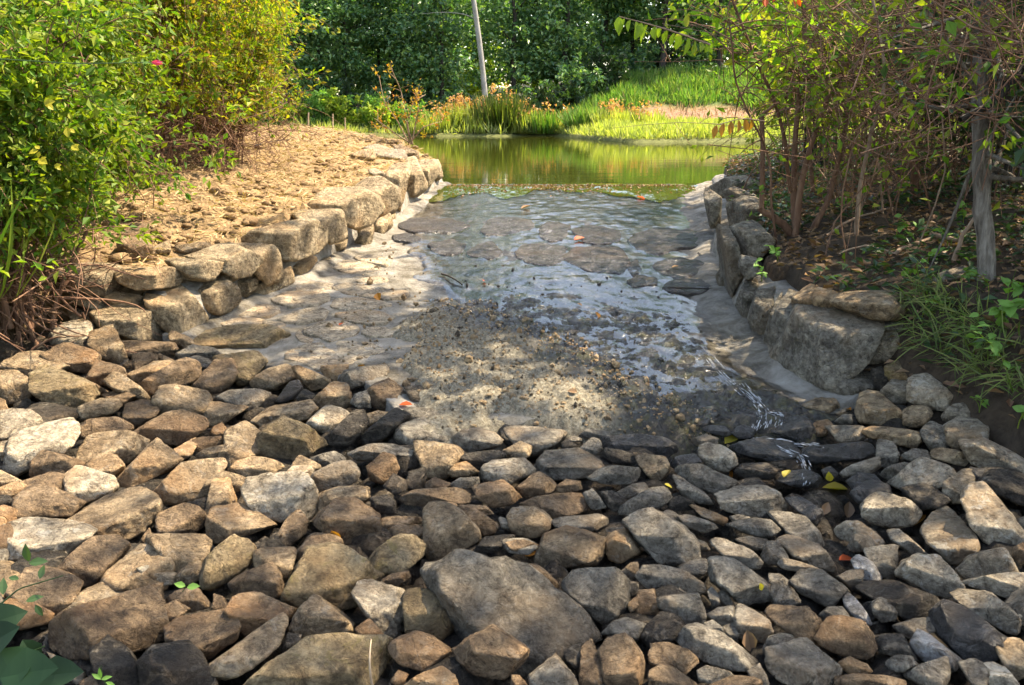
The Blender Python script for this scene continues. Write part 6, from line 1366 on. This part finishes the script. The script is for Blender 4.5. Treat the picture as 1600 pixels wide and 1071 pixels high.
# ------------------------------------------------------------------ fallen leaves and other small things
DEPS = bpy.context.evaluated_depsgraph_get()
def cast(px, py): return SC.ray_cast(DEPS, Vector(EYE), Vector(unit(ray(px, py))))
def fallen(px, py, size, mat, lab, seed, casted, asp=.65):
    r = rsd(seed)
    d = ray(px, py); ok, loc, nor, *_ = casted
    p = np.array(loc) if ok else hit(px, py); nrm = np.array(nor) if ok else UP
    if nrm @ d > 0: nrm = -nrm
    t = unit(np.cross(nrm, r.randn(3))); s = size * np.linalg.norm(p - EYE) / FPX
    me = leaf_mesh('fallen_leaf', [-t * s * .5 + nrm * .006], [t], [nrm], s, s * asp, mat, fold=.3, fine=True, droop=-.15)
    tag(link('fallen_leaf', me, None, p), lab, 'leaf', 'fallen leaves on the stones and apron')
LEAVES = [(634, 636, 22, M_LEAF_RED, 'red fallen leaf at the foot of the round reddish stone'), (592, 466, 20, M_LEAF_ORANGE, 'orange curled leaf on the dry flagstones near the gravel'), (533, 509, 10, M_LEAF_RED, 'tiny red leaf on a dry flagstone'),
    (565, 571, 14, M_LEAF_ORANGE, 'orange leaf on the lowest edge of the apron'), (525, 833, 22, M_LEAF_ORANGE, 'orange leaf stuck on the tall rounded brown boulder'), (829, 868, 22, M_LEAF_ORANGE, 'orange leaf at the corner of the thick flat-topped slab'),
    (1143, 690, 32, M_LEAF_YEL, 'large yellow leaf on the black wet boulder'), (1146, 742, 14, M_LEAF_ORANGE, 'small orange leaf behind the knife-edged grey slab'), (1042, 762, 14, M_LEAF_YEL, 'small yellow leaf below the pale triangular stone'),
    (1230, 744, 22, M_LEAF_YEL, 'yellow leaf on a wet stone below the trickle'), (1296, 743, 18, M_LEAF_YEL, 'yellow leaf at the rim of the wet hollow'), (1305, 768, 36, M_LEAF_YEL, 'long yellow leaf lying in the wet hollow'), (1288, 796, 22, M_LEAF_BROWN, 'curled tan leaf in the wet hollow'),
    (1325, 799, 26, M_LEAF_BROWN, 'curled brown leaf hanging in the wet hollow'), (1437, 818, 30, M_LEAF_ORANGE, 'dry orange-brown leaf beside the shield-shaped boulder'), (1320, 878, 24, M_LEAF_RED, 'crumpled red leaf below the wet hollow'), (1186, 915, 14, M_LEAF_YEL, 'yellow leaf on the long grey oval stone'),
    (1170, 1000, 34, M_LEAF_BROWN, 'dark crumpled leaf between the grey stones near the bottom'), (1001, 311, 14, M_LEAF_RED, 'bright red leaf in the shallow water near the lip'), (905, 376, 22, M_LEAF_RED, 'rust-red wet leaf on a wet flagstone'), (822, 326, 18, M_LEAF_BROWN, 'brown leaf clump in the water near the lip'),
    (756, 441, 10, M_LEAF_RED, 'small red leaf in the running water'), (932, 495, 16, M_LEAF_ORANGE, 'tan leaf in the middle of the running water'), (1055, 419, 12, M_LEAF_BROWN, 'brown leaf on the wet flagstones by the grey wall'), (1325, 642, 14, M_LEAF_ORANGE, 'orange leaf on the mortar below the grey wall'), (905, 478, 10, M_LEAF_BROWN, 'small brown leaf in the running water'), (894, 614, 16, M_LEAF_BROWN, 'brown leaf on the gravel bar')]
CASTS = [cast(q[0], q[1]) for q in LEAVES]
# the trickle that leaves the foot of the apron and runs off between the stones
M_FOAM = rough_mat('white_water', [(.35, (.2, .22, .23)), (.5, (.45, .47, .49)), (.65, (.7, .72, .74))], 30, .25, .8, .01, 60)
TR = [[(1105, 560), (1135, 590), (1165, 615), (1195, 640), (1188, 660), (1178, 682)], [(1150, 590), (1178, 622), (1200, 648), (1196, 668)], [(1178, 684), (1205, 686), (1235, 690), (1268, 694), (1290, 700)], [(1200, 642), (1225, 650), (1215, 672)], [(1215, 700), (1250, 712), (1262, 735), (1258, 760)]]
TRP = []
for q in TR:
    q = np.array(q, float); t = np.linspace(0, 1, 16); Q = np.stack([np.interp(t, np.linspace(0, 1, len(q)), q[:, i]) for i in range(2)], 1) + rsd(33).randn(16, 2) * 1.5; TRP.append([cast(*z)[1] for z in Q])
rs = rsd(34); tb = Tubes(5)
for k, pts in enumerate(TRP):
    P = np.array([list(z) for z in pts]); d = P - EYE; P = P - unit(d) * .004
    for _ in range(3): P[1:-1] = (P[:-2] + P[1:-1] * 2 + P[2:]) / 4
    for q in range(46):
        t0 = rs.uniform(0, .9); Q = np.array([lerp_path(P, min(1, t0 + w_)) for w_ in np.linspace(0, rs.uniform(.05, .16), 5)]) + rs.randn(3) * [.016, .012, .004]
        tb.add(Q, np.array([.0004, .0012, .0018, .0012, .0004]) * rs.uniform(.6, 1.8))
tag(link('trickle_water', tb.mesh('trickle_water', M_FOAM)), kind='structure')
for i, (px, py, s, m, lab) in enumerate(LEAVES): fallen(px, py, s, m, lab, 800 + i, CASTS[i])
# leaf scraps caught along the lip of the pond
rs = rsd(77); n = 2200; y = 12.78 - np.abs(rs.normal(0, .45, n)) * rs.uniform(.2, 1, n); x = rs.uniform(-.85, 2.4, n)
P = np.stack([x, y, film_z(x, y) + .006], 1); a = rs.uniform(0, 6.28, n); s = rs.uniform(.015, .05, n)
tag(link('leaf_scraps', leaf_mesh('leaf_scraps', P, np.stack([np.cos(a), np.sin(a), rs.normal(0, .3, n)], 1), unit(rs.randn(n, 3) * .5 + UP), s, s * .6, M_LEAF_BROWN)), 'brown leaf scraps caught in the shallow water at the pond lip', 'leaf scraps', kind='stuff')
for q, r, lab in ((((690, 434), (705, 441), (722, 451)), .008, 'thin black twig lying at the edge of the running water'), (((1043, 456), (1080, 461), (1118, 458)), .007, 'thin dark twig washed up by the grey wall'), (((398, 232), (425, 226), (452, 222)), .010, 'dry stick lying on the straw below the shrub')):
    P = np.array([hit(*z) for z in q]) + UP * .03; tb = Tubes(5); tb.add(bez(P[0], P[1] + UP * .02, P[2], 7), np.linspace(r, r * .6, 7)); tag(link('twig', tb.mesh('twig', M_BARK_DARK, P[0]), None, P[0]), lab, 'twig')
P = bez(at_y(583, 1078, 2.25), at_y(574, 1040, 2.2), at_y(580, 1000, 2.3), 9); tb = Tubes(5); tb.add(P, np.linspace(.004, .002, 9)); tag(link('straw_stalk', tb.mesh('straw_stalk', M_STAKE, P[0]), None, P[0]), 'dry straw stalk sticking up in front of the huge flat boulder', 'stalk')
M_LEAF_VINE = leaf_mat('leaf_vine', [(.22, .24, .03), (.32, .28, .03), (.26, .30, .04)], .4)
M_LEAF_DEEP = leaf_mat('leaf_deep_green', [(.006, .022, .008), (.010, .032, .012)], .1, .6, .2)
# plants poking in at the bottom corner
def leafed(name, lab, stem, leaves, mat, cat='plant', r0=.003):
    Pst = np.array([at_y(*z) for z in stem]); b = Pst[0]; o = thing(name, b, lab, cat); t = np.linspace(0, 1, 12)
    Q = np.stack([np.interp(t, np.linspace(0, 1, len(Pst)), Pst[:, i]) for i in range(3)], 1); tb = Tubes(5); tb.add(Q, np.linspace(r0, r0 * .5, 12)); link('stem', tb.mesh('stem', M_LEAF_DARK, b), o)
    for k, (px, py, Y, L, ang, asp) in enumerate(leaves):
        p = at_y(px, py, Y); a = math.radians(ang); d = RGT * math.cos(a) + UPV * math.sin(a); r = rsd(900 + k)
        link('leaf', leaf_mesh('leaf', [p], [d + FWD * r.normal(0, .2)], [unit(-FWD * .8 + UP * .7 + r.randn(3) * .2)], L, L * asp, mat, b, fold=.1, fine=True, droop=.15), o)
leafed('vine_seedling', 'slender seedling with small dark leaves reaching over the lichen-topped boulder', [(-12, 955, 2.55), (30, 920, 2.55), (98, 900, 2.5)], [(45, 878, 2.5, .055, 95, .5), (45, 880, 2.5, .055, 10, .5), (30, 905, 2.5, .035, 170, .5), (62, 905, 2.5, .04, 80, .5), (40, 940, 2.5, .05, 20, .5), (55, 945, 2.5, .04, 300, .5), (5, 930, 2.5, .05, 100, .5)], M_LEAF_DARK)
leafed('broad_leaf_vine', 'dark broad-leaved vine in the bottom corner of the picture', [(-30, 1060, 2.0), (20, 1030, 2.0), (70, 1010, 2.0)], [(-20, 1010, 1.95, .10, 35, .8), (0, 1060, 1.9, .13, 15, .85), (35, 1000, 2.0, .07, 300, .8), (-30, 980, 2.0, .10, 20, .8), (50, 1060, 1.95, .11, 10, .8), (-20, 1075, 1.9, .13, 40, .9)], M_LEAF_DEEP)
leafed('tiny_weed', 'tiny green weed at the foot of the dark mossy spike', [(165, 1071, 2.25), (160, 1055, 2.25), (158, 1040, 2.25)], [(158, 1060, 2.2, .03, 95, .4), (158, 1062, 2.2, .03, 20, .4), (158, 1062, 2.2, .03, 150, .4), (165, 1066, 2.2, .03, 330, .4)], M_LEAF_LIME, r0=.0015)
leafed('clover_sprig', 'small green sprig in the gap below the rounded ochre boulder', [(285, 925, 2.75), (290, 918, 2.72), (293, 914, 2.7)], [(290, 916, 2.7, .035, 160, .6), (292, 918, 2.7, .04, 10, .6)], M_LEAF_LIME, r0=.0015)
leafed('flower_stalk', 'long thin stalk with a pink bud leaning across the shrubs', [(-10, 92, 4.6), (120, 100, 4.6), (228, 98, 4.6), (236, 98, 4.6)], [(185, 98, 4.6, .06, 20, .3), (222, 98, 4.6, .05, 0, .3)], M_LEAF_LIME)
o = bpy.data.objects['flower_stalk']; p = at_y(236, 98, 4.6); link('pink_bud', leaf_mesh('pink_bud', [p, p, p], [[1, 0, .05], [1, .1, -.1], [1, -.1, 0]], [[0, -1, .3], [0, -1, -.5], [0, -1, 1]], .055, .02, leaf_mat('pink', [(.5, .04, .12), (.6, .08, .2)], .3), np.array(o.location), fine=True), o)
for i, (px, py, L, ang) in enumerate(((70, 165, .065, 20), (105, 200, .055, 280), (112, 228, .05, 330), (60, 250, .06, 340), (85, 262, .045, 20), (395, 38, .09, 60), (60, 235, .05, 200), (330, 20, .07, 40))):
    leafed('vine_leaf', f"broad yellow vine leaf, {['topmost of the cluster', 'second down the cluster', 'folded one in the cluster', 'lowest of the cluster', 'darkest of the cluster', 'alone at the shrub top by the forest', 'facing away in the cluster', 'half hidden at the shrub top'][i]} in the green shrubs", [(px - 20, py + 25, 5.2 if px < 200 else 10.2), (px, py, 5.15 if px < 200 else 10.1)], [(px + dx, py + dy, 5.1 if px < 200 else 10.05, L * k_ * (1 if px < 200 else 1.6), ang + da, .75) for dx, dy, da, k_ in ((0, 0, 0, 1), (2, 2, 55, .7), (2, -2, -55, .7))], M_LEAF_VINE, 'leaf')
